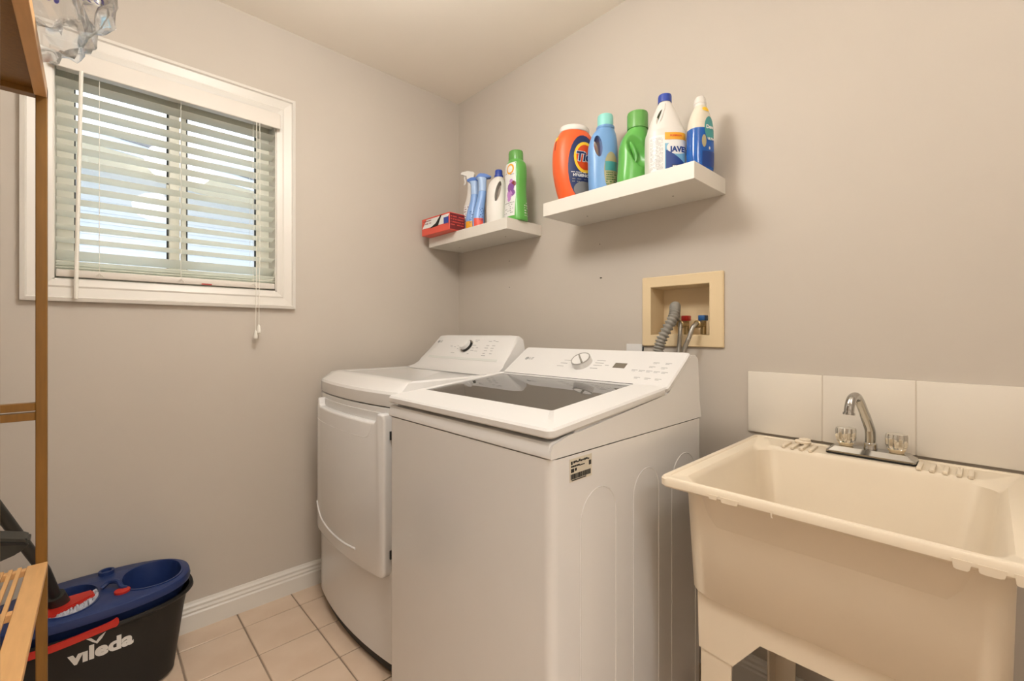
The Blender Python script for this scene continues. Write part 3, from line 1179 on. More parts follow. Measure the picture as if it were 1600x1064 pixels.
loft(b, [yz(-1.512, -1.205, 1.104, 1.367, .004, -.0005), yz(-1.512, -1.205, 1.104, 1.367, .004, -.007), yz(-1.509, -1.208, 1.107, 1.364, .004, -.010),
         yz(OY0 - .001, OY1 + .001, OZ0 - .001, OZ1 + .001, .002, -.010), yz(OY0 + .001, OY1 - .001, OZ0 + .001, OZ1 - .001, .002, -.008), yz(OY0 + .001, OY1 - .001, OZ0 + .001, OZ1 - .001, .002, -.0005)], False, False)
part('frame', b, M['cream'], ob, smooth=False)
b = NB()
loft(b, [yz(OY0 + .001, OY1 - .001, OZ0 + .001, OZ1 - .001, .002, -.001), yz(OY0 + .004, OY1 - .004, OZ0 + .004, OZ1 - .004, .002, .085)], False, True)
part('recess', b, M['cream'], ob, smooth=False)
for (y, m_, n_) in ((-1.364, 'red', 'red valve handle'), (-1.427, 'bluev', 'blue valve handle')):
    b = NB()
    tube(b, [(.030, y, OZ0 + .003), (.030, y, OZ0 + .052)], .010, 12)
    tube(b, [(.030, y, OZ0 + .040), (-.008, y, OZ0 + .040)], .010, 12)
    v = part('valve', b, M['brass'], ob)
    b = NB()
    box(b, .012, .045, y - .012, y + .012, OZ0 + .053, OZ0 + .072, .003)
    part('valve_handle', b, M[m_], v, label=n_)
b = NB()
rings = []
path = pcurve([(.060, -1.303, 1.190), (.048, -1.310, 1.224), (.012, -1.330, 1.247), (-.030, -1.350, 1.247), (-.057, -1.358, 1.212), (-.09, -1.330, 1.13), (-.10, -1.318, 1.06), (-.10, -1.31, .97)], 26)
acc = 0
rad = []
for i in range(len(path)):
    rad.append(.0172 + (.0022 if i % 4 in (0, 1) else -.0030))
tube(b, path, rad, 14)
solo('drain_hose', b, M['hose'], 'grey corrugated drain hose hooked into the cream valve box', 'hose', ang=80)
for (y, pth, lab) in ((-1.364, [(-.006, -1.364, 1.186), (-.022, -1.366, 1.189), (-.034, -1.372, 1.180), (-.040, -1.374, 1.15), (-.040, -1.370, 1.10), (-.06, -1.368, .98)], 'braided steel supply hose on the red hot-water valve'),
                      (-1.427, [(-.006, -1.427, 1.186), (-.025, -1.427, 1.186), (-.045, -1.422, 1.172), (-.055, -1.413, 1.135), (-.058, -1.398, 1.09), (-.07, -1.39, .98)], 'braided steel supply hose on the blue cold-water valve')):
    t = thing('supply_hose', lab, 'hose', (-.05, y, .98), group='braided supply hoses')
    b = NB()
    tube(b, pcurve(pth, 8), .0075, 12)
    part('braided_line', b, M['braid'], t)
    b = NB()
    lathe(b, [(.013, -.004), (.0135, -.010), (.0135, -.022), (.010, -.025)], 10, (0, y, 1.186), axis='X')
    part('coupling_nut', b, M['brass'], t)
pt = thing('power_outlet', 'white outlet plate low on the wall behind the washer', 'outlet', (0, -1.17, 1.0))
b = NB()
box(b, -.007, -.0005, -1.203, -1.133, .996, 1.111, .002)
part('cover_plate', b, M['plastic_white'], pt)
b = NB()
tube(b, pcurve([(-.008, -1.196, 1.03), (-.022, -1.207, 1.06), (-.016, -1.212, 1.085), (-.010, -1.210, 1.100)], 4), .0035, 8)
part('cord', b, M['black'], pt)
b = NB()
box(b, -.028, -.006, -1.19, -1.15, 1.02, 1.05, .004)
part('cord_plug', b, M['black'], pt)

# =================================================================== BOTTLES
class Body:
    """Bottle body from key sections (z, a, b, n, cx); local front is -Y."""

    def __init__(self, keys, steps=6):
        keys = [k if len(k) == 5 else (*k, 0.0) for k in keys]
        self.s = pcurve(keys, steps)

    def at(self, z):
        s = self.s
        if z <= s[0][0]:
            return s[0]
        for p, q in zip(s, s[1:]):
            if p[0] <= z <= q[0]:
                t = (z - p[0]) / max(1e-9, q[0] - p[0])
                return tuple(u + (v - u) * t for u, v in zip(p, q))
        return s[-1]

    def bm(self, N=44):
        b = NB()
        loft(b, [[(x, y, k[0]) for x, y in sellipse(max(k[1], .001), max(k[2], .001), k[3], N, k[4])] for k in self.s])
        return b

    def front(self, x, z, eps=.0006):
        _, a, b_, n, cx = self.at(z)
        u = min(.985, abs((x - cx) / a))
        return (x, -b_ * (1 - u ** n) ** (1 / n) - eps, z)

    def side(self, y, z, eps=.0006):
        """-X side."""
        _, a, b_, n, cx = self.at(z)
        u = min(.985, abs(y / b_))
        return (cx - a * (1 - u ** n) ** (1 / n) - eps, y, z)


def patch(fn, x0, x1, z0, z1, nx=14, nz=10, warp=None):
    b = NB()
    V = []
    for j in range(nz + 1):
        row = []
        for i in range(nx + 1):
            x, z = x0 + (x1 - x0) * i / nx, z0 + (z1 - z0) * j / nz
            if warp:
                x, z = warp(x, z)
            row.append(b.verts.new(fn(x, z)))
        V.append(row)
    for j in range(nz):
        for i in range(nx):
            b.faces.new((V[j][i], V[j][i + 1], V[j + 1][i + 1], V[j + 1][i]))
    return b


def disc(fn, cx, cz, rx, rz_, n=28, rings=6, r0=0.0):
    b = NB()
    R = []
    for q in range(rings + 1):
        f = r0 + (1 - r0) * q / rings
        f = max(f, .02)
        R.append([b.verts.new(fn(cx + rx * f * math.cos(2 * PI * k / n), cz + rz_ * f * math.sin(2 * PI * k / n))) for k in range(n)])
    for q in range(rings):
        for k in range(n):
            b.faces.new((R[q][k], R[q][(k + 1) % n], R[q + 1][(k + 1) % n], R[q + 1][k]))
    if r0 == 0:
        b.faces.new(R[0])
    return b


def lpart(name, bm, m, parent, **k):
    k.setdefault('recalc', False)
    return part(name, bm, m, parent, local=True, **k)


def hole(cx, cz, rx, rz_, tilt=0.0, n=24, depth=.2):
    b = NB()
    pts = []
    for k in range(n):
        t = 2 * PI * k / n
        u, v = rx * math.cos(t), rz_ * math.sin(t)
        pts.append((cx + u * math.cos(tilt) - v * math.sin(tilt), cz + u * math.sin(tilt) + v * math.cos(tilt)))
    prism(b, pts, lambda x, z: (x, -depth, z), lambda x, z: (x, depth, z))
    return b


def cmat(name, r, g, b_, rough=.35, **k):
    return mat(name, rgb(r, g, b_), rough, **k)


C_OR = cmat('orange_hdpe', 228, 96, 46, .4)
C_WH = cmat('white_hdpe', 218, 214, 208, .4)
C_NAVY = cmat('navy_print', 34, 50, 96)
C_YEL = cmat('yellow_print', 246, 200, 52)
C_RORG = cmat('red_orange_print', 214, 76, 30)
C_LB = cmat('light_blue_hdpe', 112, 156, 206, .32)
C_AQ = cmat('aqua_cap', 140, 208, 200)
C_TEAL = cmat('teal_print', 70, 150, 150)
C_KHAKI = cmat('khaki_print', 168, 160, 124)
C_GR = cmat('green_hdpe', 96, 170, 80, .28)
C_GRC = cmat('green_cap', 98, 158, 80, .25)
C_DG = cmat('dark_green_print', 34, 110, 46)
C_CAPB = cmat('royal_blue_cap', 46, 70, 158)
C_ORNG = cmat('amber_print', 236, 166, 40)
C_SKY = cmat('sky_print', 120, 176, 206)
C_DEEP = cmat('deep_blue_print', 24, 60, 130)
C_DAWN = cmat('blue_dish_soap', 30, 90, 172, .12)
C_CLEAR = cmat('clear_pet', 216, 208, 192, .1)
C_PINK = cmat('coral_print', 222, 88, 72)
C_MAR = cmat('maroon_print', 120, 44, 44)
C_PUR = cmat('purple_print', 128, 80, 150)
C_LIL = cmat('lilac_print', 186, 132, 196)
C_TRIG = cmat('trigger_blue', 74, 116, 190)
C_FB = cmat('periwinkle_hdpe', 132, 168, 222, .3)
C_FBL = cmat('pale_blue_hdpe', 164, 190, 226, .3)
C_GREYT = cmat('grey_small_print', 130, 130, 130)
C_GREYL = cmat('pale_small_print', 176, 174, 170)
C_WINK = cmat('white_print', 226, 226, 224)
ZU, ZL = 1.678, 1.669


def small_print(fn, x0, x1, z0, z1, rows, m, parent, seed=1, fill=.8, name='small_print'):
    rnd = random.Random(seed)
    b = NB()
    for r in range(rows):
        zt = z1 - (z1 - z0) * (r + .25) / rows
        h = (z1 - z0) / rows * .38
        x = x0
        while x < x1:
            w = rnd.uniform(.002, .007)
            if rnd.random() < fill:
                xe = min(x + w, x1)
                q = [b.verts.new(fn(*p)) for p in ((x, zt - h), (xe, zt - h), (xe, zt), (x, zt))]
                b.faces.new(q)
            x += w + .0012
    lpart(name, b, m, parent, smooth=False)


# --- orange tub of detergent pods
t = thing('detergent_tub', 'orange detergent tub with white lid and navy round-logo label', 'detergent tub', (-.135, -.972, ZU), math.radians(-25), 'laundry bottles on the shelves')
B = Body([(0, .050, .040, 2.3), (.006, .058, .046, 2.3), (.05, .074, .054, 2.4), (.12, .088, .060, 2.5), (.19, .090, .061, 2.5), (.245, .082, .057, 2.4), (.275, .066, .050, 2.2), (.286, .058, .046, 2.1)])
lpart('body', B.bm(), C_OR, t, recalc=True)
b = NB()
lathe(b, [(.060, .284), (.062, .286), (.062, .300), (.058, .306), (.02, .308)], 32)
bmesh.ops.scale(b, vec=(1, .8, 1), verts=b.verts)
lpart('lid', b, C_WH, t, recalc=True)
lab = lpart('label', disc(lambda x, z: B.front(x, z), .012, .135, .066, .125, rings=10), C_NAVY, t)
lpart('emblem_ring', disc(lambda x, z: B.front(x, z, .0012), .018, .170, .050, .062), C_YEL, lab)
lpart('emblem_disc', disc(lambda x, z: B.front(x, z, .0018), .018, .170, .040, .050), C_RORG, lab)
lpart('lettering', text_bm('Tide', .050, lambda x, y: B.front(.020 + x, .170 + y, .0030), bold=.0042, shear=.15), C_WINK, lab, smooth=False)
lpart('lettering', text_bm('Tide', .050, lambda x, y: B.front(.020 + x, .170 + y, .0036), bold=.0018, shear=.15), C_NAVY, lab, smooth=False)
lpart('lettering', text_bm('HYGIENIC', .015, lambda x, y: B.front(.0 + x, .098 + y, .0014), bold=.0007), C_WINK, lab, smooth=False)
small_print(lambda x, z: B.front(x, z, .0014), -.042, .02, .105, .113, 1, C_WINK, lab, 3)
small_print(lambda x, z: B.front(x, z, .0014), -.036, .045, .068, .088, 2, C_GREYT, lab, 4)
lpart('label_panel', disc(lambda x, z: B.front(x, z, .0010), .012, .046, .040, .030), C_GREYT, lab)
b = NB()
tube(b, [B.side(-.006, .262, .001), B.side(-.008, .235, .001), B.side(-.008, .205, .001)], .0009, 6)
lpart('tear_line', b, M['dark'], t)
lpart('star_seal', disc(lambda x, z: B.side(x, z, .0008), -.004, .252, .012, .010, n=10), C_YEL, t)

# --- light blue softener with loop handle
t = thing('softener_bottle', 'light blue softener bottle with loop handle and aqua cap', 'bottle', (-.14, -1.114, ZU), math.radians(-42), 'laundry bottles on the shelves')
B = Body([(0, .046, .034, 2.6), (.006, .051, .038, 2.6), (.05, .054, .040, 2.6), (.12, .056, .040, 2.4), (.18, .056, .037, 2.3), (.225, .048, .032, 2.2, .004), (.246, .038, .031, 2.0, .008), (.254, .032, .031, 2.0, .010), (.264, .031, .031, 2.0, .010)])
bb = boolean(B.bm(), [hole(-.024, .180, .0150, .042, .10)])
lpart('body', bb, C_LB, t, recalc=True, ang=50)
b = NB()
lathe(b, [(.032, .252), (.0345, .256), (.0345, .262), (.030, .264)], 28, (.010, 0, 0))
lpart('neck_ring', b, C_LB, t, recalc=True)
b = NB()
lathe(b, [(.0300, .261), (.0298, .300), (.0275, .307), (.020, .3085)], 28, (.010, 0, 0))
lpart('cap', b, C_AQ, t, recalc=True)
lab = lpart('label', disc(lambda x, z: B.front(x, z), .024, .085, .028, .072), C_KHAKI, t)
lpart('label_band', patch(lambda x, z: B.front(x, z, .0011), .000, .050, .085, .120), C_TEAL, lab)
small_print(lambda x, z: B.front(x, z, .0014), .004, .046, .03, .082, 6, C_DG, lab, 7)

# --- green detergent with scooped grip
t = thing('detergent_bottle', 'bright green detergent bottle with scooped grip and wide green cap', 'bottle', (-.14, -1.254, ZU), math.radians(-30), 'laundry bottles on the shelves')
B = Body([(0, .058, .038, 2.5), (.006, .064, .042, 2.5), (.04, .064, .043, 2.5), (.09, .060, .043, 2.4), (.14, .058, .042, 2.3), (.175, .050, .038, 2.2, .004), (.198, .038, .034, 2.0, .008), (.208, .034, .034, 2.0, .010), (.214, .034, .034, 2, .010)], 8)
b = B.bm(64)
# press a teardrop dimple into the grip
for v in b.verts:
    u, w = (v.co.x + .012) * math.cos(-.42) - (v.co.z - .118) * math.sin(-.42), (v.co.x + .012) * math.sin(-.42) + (v.co.z - .118) * math.cos(-.42)
    q = (u / .027) ** 2 + (w / .060) ** 2
    if q < 1 and v.co.z > .005:
        v.co.y *= 1 - .72 * (1 - q) ** .7
lpart('body', b, C_GR, t, recalc=True, ang=60)
b = NB()
tube(b, pcurve([(-.032, -.012, .165), (-.020, -.016, .140), (-.008, -.017, .105), (-.012, -.02, .075)], 6), [.004 + .006 * math.sin(PI * k / 18) for k in range(19)], 10)
lpart('grip_rib', b, C_GR, t, recalc=True)
b = NB()
lathe(b, [(.037, .208), (.037, .260), (.035, .267), (.028, .2685)], 32, (.010, 0, 0))
lpart('cap', b, C_GRC, t, recalc=True)
lab = lpart('label', patch(lambda x, z: B.front(x, z), .028, .058, .012, .115), C_DG, t)
small_print(lambda x, z: B.front(x, z, .0012), .030, .056, .018, .06, 6, C_GR, lab, 8)

# --- white bleach jug
t = thing('bleach_jug', 'white bleach jug with royal blue cap and blue wave label', 'jug', (-.144, -1.371, ZU), math.radians(-46), 'laundry bottles on the shelves')
B = Body([(0, .055, .050, 3.2), (.005, .061, .055, 3.2), (.03, .063, .056, 3.2), (.135, .063, .056, 3.0), (.16, .058, .053, 2.6), (.20, .045, .043, 2.2), (.235, .031, .030, 2.0), (.255, .021, .021, 2.0), (.262, .020, .020, 2.0)])
bb = boolean(B.bm(), [hole(-.026, .196, .0085, .030, -.35)])
lpart('body', bb, C_WH, t, recalc=True, ang=50)
b = NB()
tube(b, pcurve([B.front(-.034, .165, -.006), B.front(-.022, .195, -.004), B.front(-.010, .228, -.003), B.front(-.006, .245, -.004)], 5), .0055, 10)
lpart('handle_edge', b, C_WH, t, recalc=True)
b = NB()
lathe(b, [(.0225, .258), (.0225, .279), (.021, .284), (.014, .285)], 28)
lpart('cap', b, C_CAPB, t, recalc=True)
lab = lpart('label', patch(lambda x, z: B.front(x, z), -.060, .060, .010, .128, 30, 8), C_WINK, t)
small_print(lambda x, z: B.front(x, z, .0012), -.058, -.022, .014, .120, 26, C_GREYL, lab, 11)
lpart('label_band', patch(lambda x, z: B.front(x, z, .0012), -.016, .060, .112, .136, 20, 3), C_ORNG, lab)
lpart('lettering', text_bm('FORMULA', .0085, lambda x, y: B.front(.020 + x, .125 + y, .0018), bold=.0003), C_RORG, lab, smooth=False)
lpart('label_field', patch(lambda x, z: B.front(x, z, .0011), -.016, .060, .012, .100, 20, 10), C_SKY, lab)
lpart('label_arc', disc(lambda x, z: B.front(x, z, .0014), .026, .086, .036, .022), C_WINK, lab)


def wavew(x, z):
    return x, .014 + (z - .014) * (1 - .75 * ((x + .014) / .07) ** 1.3)


lpart('label_wave', patch(lambda x, z: B.front(x, z, .0017), -.013, .056, .014, .078, 20, 8, wavew), C_DEEP, lab)
lpart('lettering', text_bm('JAVEX', .024, lambda x, y: B.front(.034 + x, .079 + y, .0022), bold=.0012), C_DEEP, lab, smooth=False)
lpart('label_box', patch(lambda x, z: B.front(x, z, .0023), .006, .046, .016, .030, 8, 2), C_NAVY, lab)
small_print(lambda x, z: B.front(x, z, .0028), .009, .043, .017, .029, 1, C_WINK, lab, 13, .9)

# --- clear bottle of blue dish soap
t = thing('dish_soap_bottle', 'clear bottle half full of blue dish soap with white cap', 'bottle', (-.116, -1.480, ZU), math.radians(-28), 'laundry bottles on the shelves')
B = Body([(0, .036, .027, 2.6), (.005, .041, .031, 2.6), (.05, .043, .032, 2.6), (.12, .042, .032, 2.5), (.16, .039, .030, 2.3), (.19, .030, .026, 2.1), (.212, .020, .020, 2.0), (.222, .0175, .0175, 2.0)])
b = B.bm()
bb = bmesh.new()
me_ = bpy.data.meshes.new('tmp')
b.to_mesh(me_)
bb.from_mesh(me_)
bpy.data.meshes.remove(me_)
lo = bmesh.ops.bisect_plane(b, geom=b.verts[:] + b.edges[:] + b.faces[:], plane_co=(0, 0, .136), plane_no=(0, 0, 1), clear_outer=True)
lpart('soap', b, C_DAWN, t, recalc=True)
bmesh.ops.bisect_plane(bb, geom=bb.verts[:] + bb.edges[:] + bb.faces[:], plane_co=(0, 0, .136), plane_no=(0, 0, 1), clear_inner=True)
lpart('clear_shoulder', bb, C_CLEAR, t, recalc=True)
b = NB()
lathe(b, [(.0195, .214), (.0195, .220), (.0185, .221), (.0185, .223), (.0195, .224), (.0195, .228), (.017, .240), (.012, .247), (.004, .249)], 24)
lpart('cap', b, C_WH, t, recalc=True)
lab = lpart('label', disc(lambda x, z: B.front(x, z), .014, .135, .022, .040), C_TEAL, t)
lpart('lettering', text_bm('Dawn', .016, lambda x, y: B.front(.016 + x, .138 + y, .0022), bold=.0008), C_WINK, lab, smooth=False)
lpart('lettering', text_bm('ULTRA', .009, lambda x, y: B.front(.016 + x, .100 + y, .0016), bold=.0005), C_WINK, lab, smooth=False)
lpart('neck_badge', disc(lambda x, z: B.front(x, z, .0010), .006, .199, .016, .0075), C_YEL, lab)
lpart('label_figure', disc(lambda x, z: B.front(x, z, .0011), -.010, .092, .008, .020), C_KHAKI, lab)
lpart('label_droplet', disc(lambda x, z: B.front(x, z, .0012), .010, .070, .003, .005), C_WINK, lab)
lpart('label_sweep', patch(lambda x, z: B.front(x, z, .0009), -.016, .038, .010, .060, 14, 6), C_DEEP, lab)

# --- lower shelf: carton of bags overhanging the corner
t = thing('garbage_bag_box', 'red and white carton of bags with torn black flap, overhanging the corner shelf', 'box', (-.225, -.170, ZL), math.radians(2))
b = NB()
box(b, -.053, .045, -.123, .117, 0, .088, .0015, 1)
lpart('carton', b, C_PINK, t, smooth=False, recalc=True)


def bf(y, z, e=.0006):
    return (-.053 - e, -y, z)


lpart('printed_panel', patch(bf, -.112, .085, .036, .080, 2, 2, lambda x, z: (x + (z - .036) * .9, z)), C_WINK, t, smooth=False)
b = NB()
b.faces.new([b.verts.new(bf(*p, .0016)) for p in ((-.045, .030), (.030, .034), (.062, .086), (.050, .084), (.010, .050))])
lpart('torn_flap', b, M['black'], t, smooth=False)
lpart('printed_square', patch(lambda y, z: bf(y, z, .0020), .078, .118, .034, .066, 2, 2), C_CAPB, t, smooth=False)
small_print(lambda y, z: bf(y, z, .0012), -.10, -.03, .050, .078, 2, C_MAR, t, 21)
lpart('end_panel', patch(lambda x, z: (x, -.1236, z), -.050, .042, .004, .084, 2, 2), C_MAR, t, smooth=False)
small_print(lambda x, z: (x, -.1240, z), -.045, .04, .02, .075, 4, C_PINK, t, 22)


# --- spray bottles
def trigger(root, z, m, mt, beak=1, x=0.0):
    b = NB()
    lathe(b, [(.0135, z), (.0135, z + .016), (.010, z + .020)], 18, (x, 0, 0))
    lpart('collar', b, m, root, recalc=True)
    b = NB()
    pr = [(-.016, z + .018), (.014, z + .018), (.020, z + .040), (.026, z + .052), (.020, z + .066), (-.012, z + .072), (-.046, z + .066), (-.050, z + .056), (-.044, z + .052), (-.016, z + .046)]
    prism(b, [(x + p * beak, q) for p, q in pr], lambda u, v: (u, -.011, v), lambda u, v: (u, .011, v))
    bmesh.ops.bevel(b, geom=b.edges[:], offset=.0025, segments=2, affect='EDGES')
    lpart('spray_head', b, m, root, recalc=True)
    b = NB()
    tube(b, pcurve([(x - .026 * beak, 0, z + .052), (x - .030 * beak, 0, z + .035), (x - .026 * beak, 0, z + .015), (x - .032 * beak, 0, z)], 4), .0045, 8)
    lpart('trigger', b, mt, root, recalc=True)


t = thing('spray_bottle', 'white trigger spray bottle with maroon printed label on the corner shelf', 'spray bottle', (-.118, -.262, ZL), math.radians(-52))
B = Body([(0, .028, .022, 2.6), (.004, .032, .026, 2.6), (.10, .033, .027, 2.6), (.145, .032, .026, 2.4), (.185, .021, .019, 2.1), (.225, .0145, .0145, 2), (.262, .0135, .0135, 2)])
lpart('body', B.bm(), C_WH, t, recalc=True)
lab = lpart('label', patch(lambda x, z: B.front(x, z), -.031, .031, .012, .150), C_WINK, t)
small_print(lambda x, z: B.front(x, z, .0012), -.028, .026, .060, .145, 7, C_MAR, lab, 31, .55)
small_print(lambda x, z: B.front(x, z, .0012), -.026, -.010, .014, .058, 9, C_GREYT, lab, 32, .7)
trigger(t, .262, C_WH, C_WH, 1)
for (x, y, rz_, lab_, seed) in ((-.158, -.330, -60, 'slim blue air-freshener spray with orange base print, beside the white trigger spray', 1),
                                (-.168, -.402, -40, 'slim blue air-freshener spray with coral base print, beside the white jug', 2)):
    t = thing('air_freshener_spray', lab_, 'spray bottle', (x, y, ZL), math.radians(rz_), 'blue air-freshener sprays')
    s = 1 if seed == 2 else 1
    B = Body([(0, .026, .021, 2.2, -.004), (.004, .029, .024, 2.2, -.004), (.04, .030, .025, 2.2, -.006), (.10, .026, .022, 2.1, .000), (.15, .021, .019, 2.0, .010), (.185, .020, .018, 2.0, .014)])
    lpart('body', B.bm(), C_FB, t, recalc=True)
    H = Body([(.186, .020, .018, 2, .014), (.21, .020, .018, 2, .014), (.238, .021, .018, 2, .013), (.252, .028, .018, 2.2, .008)])
    lpart('neck', H.bm(), C_FBL, t, recalc=True)
    b = NB()
    bk = -1 if seed == 1 else 1
    pr = [(.014 - .034, .250), (.014 + .030, .250), (.014 + (.046 if bk > 0 else .022), .256), (.014 + .016, .270), (.014 - .014, .272), (.014 - (.040 if bk < 0 else .026), .262)]
    prism(b, pr, lambda u, v: (u, -.016, v), lambda u, v: (u, .016, v))
    bmesh.ops.bevel(b, geom=b.edges[:], offset=.003, segments=2, affect='EDGES')
    lpart('spray_cap', b, C_TRIG, t, recalc=True)
    lpart('base_print', patch(lambda u, z: B.front(u, z), -.028, .018, .006, .048, 12, 5), C_ORNG if seed == 1 else C_PINK, t)
    small_print(lambda u, z: B.front(u, z, .001), -.004, .020, .035, .10, 8, C_DEEP, t, 41 + seed, .5)

# --- small white jug
t = thing('fabric_softener_jug', 'plain white jug with loop handle and blue cap on the corner shelf', 'jug', (-.138, -.502, ZL), math.radians(-48), 'laundry bottles on the shelves')
B = Body([(0, .046, .034, 2.6), (.005, .052, .038, 2.6), (.06, .054, .040, 2.6), (.13, .052, .038, 2.4), (.185, .046, .034, 2.3), (.215, .036, .028, 2.2, .002), (.232, .022, .021, 2, .006), (.24, .018, .018, 2, .006)])
bb = boolean(B.bm(), [hole(.006, .160, .0125, .050, -.22)])
lpart('body', bb, C_WH, t, recalc=True, ang=50)
b = NB()
lathe(b, [(.022, .234), (.022, .244), (.0185, .246), (.0185, .266), (.016, .270), (.008, .271)], 24, (.006, 0, 0))
lpart('cap', b, C_CAPB, t, recalc=True)

# --- tall green scent-booster bottle
t = thing('scent_booster_bottle', 'tall green waisted bottle with purple flower label, on the corner shelf', 'bottle', (-.128, -.620, ZL), math.radians(-96), 'laundry bottles on the shelves')
B = Body([(0, .054, .040, 2.6), (.006, .060, .045, 2.6), (.06, .057, .044, 2.6), (.14, .050, .042, 2.5), (.22, .053, .043, 2.5), (.262, .051, .041, 2.3), (.278, .040, .034, 2.1), (.284, .036, .033, 2)])
lpart('body', B.bm(), C_GR, t, recalc=True)
b = NB()
lathe(b, [(.035, .280), (.036, .284), (.036, .318), (.034, .326), (.028, .329)], 28)
bmesh.ops.scale(b, vec=(1, .92, 1), verts=b.verts)
lpart('cap', b, C_GRC, t, recalc=True)
lab = lpart('label', patch(lambda x, z: B.front(x, z), -.044, .040, .020, .265, 14, 18), C_WINK, t)
lpart('label_swirl', disc(lambda x, z: B.front(x, z, .0013), .012, .235, .022, .024, r0=.7, rings=2), C_ORNG, lab)
for (u, v, r_, m_) in ((.014, .150, .020, C_PUR), (.030, .166, .012, C_MAR), (.008, .120, .018, C_LIL), (.024, .125, .014, C_PUR), (.018, .178, .010, C_LIL), (.006, .100, .012, C_LIL)):
    lpart('label_flower', disc(lambda x, z: B.front(x, z, .0011 + r_ * .02), u, v, r_, r_ * 1.1, n=10, rings=3), m_, lab)
small_print(lambda x, z: B.front(x, z, .0012), -.03, .036, .205, .222, 2, C_GREYT, lab, 51, .6)
small_print(lambda x, z: B.front(x, z, .0012), -.03, .036, .03, .085, 6, C_GREYT, lab, 52, .5)
b = NB()
for (y, z) in ((.01, .045), (.014, .058), (.018, .070), (.01, .033)):
    pass
small_print(lambda x, z: (-B.side(-x, z, .0010)[0] * -1 if False else B.side(x, z, .0010)[0] * -1, x, z), .004, .030, .015, .085, 6, C_WINK, t, 53, .6)

# =================================================================== MOP BUCKET
BC = (-1.562, -.180)
bk = thing('mop_bucket', 'black spin-mop bucket with navy tray and white lettering by the baseboard', 'bucket', (BC[0], BC[1], 0.0))


def bring(a, b_, n, z, N=64, dx=0.0):
    return [(BC[0] + dx + x, BC[1] + y, z) for x, y in sellipse(a, b_, n, N)]


b = NB()
loft(b, [bring(.190, .092, 2.5, .002), bring(.203, .106, 2.5, .012), bring(.214, .116, 2.5, .10), bring(.228, .130, 2.45, .20), bring(.240, .141, 2.4, .262), bring(.253, .152, 2.4, .270), bring(.258, .155, 2.4, .276), bring(.256, .153, 2.4, .284),
         bring(.246, .145, 2.4, .282), bring(.236, .137, 2.4, .25), bring(.206, .108, 2.4, .03)])
part('pail', b, M['bucket'], bk, ang=40)
# tray with two wells
RW, LW = (-1.417, -.178), (-1.618, -.200)
tray = NB()
loft(tray, [bring(.226, .128, 2.4, .270), bring(.240, .142, 2.4, .300), bring(.247, .150, 2.4, .306), bring(.249, .152, 2.4, .318), bring(.246, .149, 2.4, .330), bring(.240, .143, 2.4, .334)])


def well(c, a, b_, n, z0, z1, grow=0.0):
    w = NB()
    loft(w, [[(c[0] + x, c[1] + y, z0) for x, y in sellipse(a - grow, b_ - grow, n, 40)], [(c[0] + x, c[1] + y, z1) for x, y in sellipse(a, b_, n, 40)]])
    return w


tray = boolean(tray, [well(RW, .078, .096, 2.3, .2, .40), well(LW, .068, .098, 2.2, .2, .40)])
tr_ = part('tray', tray, M['navy'], bk, ang=40)
b = NB()
loft(b, [[(RW[0] + x, RW[1] + y, z) for x, y in sellipse(a, b_, 2.3, 40)] for a, b_, z in ((.084, .102, .334), (.084, .102, .337), (.078, .096, .337), (.076, .094, .33), (.068, .085, .24), (.06, .075, .19))], False, True)
part('wringer_well', b, M['navy'], tr_)
b = NB()
loft(b, [[(LW[0] + x, LW[1] + y, z) for x, y in sellipse(a, b_, 2.2, 40)] for a, b_, z in ((.072, .102, .334), (.072, .102, .336), (.067, .097, .336), (.066, .096, .33), (.062, .092, .27))], False, False)
part('well_rim', b, M['navy'], tr_)
b = NB()
lathe(b, [(.021, .333), (.021, .345), (.015, .345), (.014, .337)], 20, (-1.531, -.066, 0))
part('pour_cap', b, M['navy'], tr_)
b = NB()
tube(b, pcurve([(-1.545, -.185, .339), (-1.525, -.183, .350), (-1.505, -.205, .352), (-1.498, -.228, .342), (-1.485, -.235, .338)], 5), .007, 8)
part('lever', b, M['navy'], tr_)
b = NB()
lathe(b, [(.020, .334), (.020, .340), (.016, .341)], 16, (-1.497, -.246, 0))
part('release_tab', b, M['mopred'], tr_)
# bail handle lying along the front
b = NB()
path = [(-1.508, -.333, .288), (-1.525, -.341, .288), (-1.56, -.343, .284), (-1.65, -.344, .276), (-1.75, -.334, .272)]
rings = []
for (x, y, z), w in zip(pcurve(path, 5), [.004, .009, .0115, .0115, .0105, .0095, .009, .009, .009, .009, .009, .009, .009, .009, .009, .009, .009, .009, .009, .009, .009]):
    rings.append([(x, y - .004, z - w), (x, y - .004, z + w), (x, y + .004, z + w), (x, y + .004, z - w)])
loft(b, rings)
part('bail_handle', b, M['mopred'], bk)


def bfront(x, z):
    """Front surface of the pail."""
    ks = [(.012, .203, .106), (.10, .214, .116), (.20, .228, .130), (.262, .240, .141)]
    for p, q in zip(ks, ks[1:]):
        if z <= q[0] or q is ks[-1]:
            t_ = (z - p[0]) / (q[0] - p[0])
            a, bb_ = p[1] + (q[1] - p[1]) * t_, p[2] + (q[2] - p[2]) * t_
            break
    u = min(.99, abs(x - BC[0]) / a)
    return (x, BC[1] - bb_ * (1 - u ** 2.45) ** (1 / 2.45) - .0008, z)


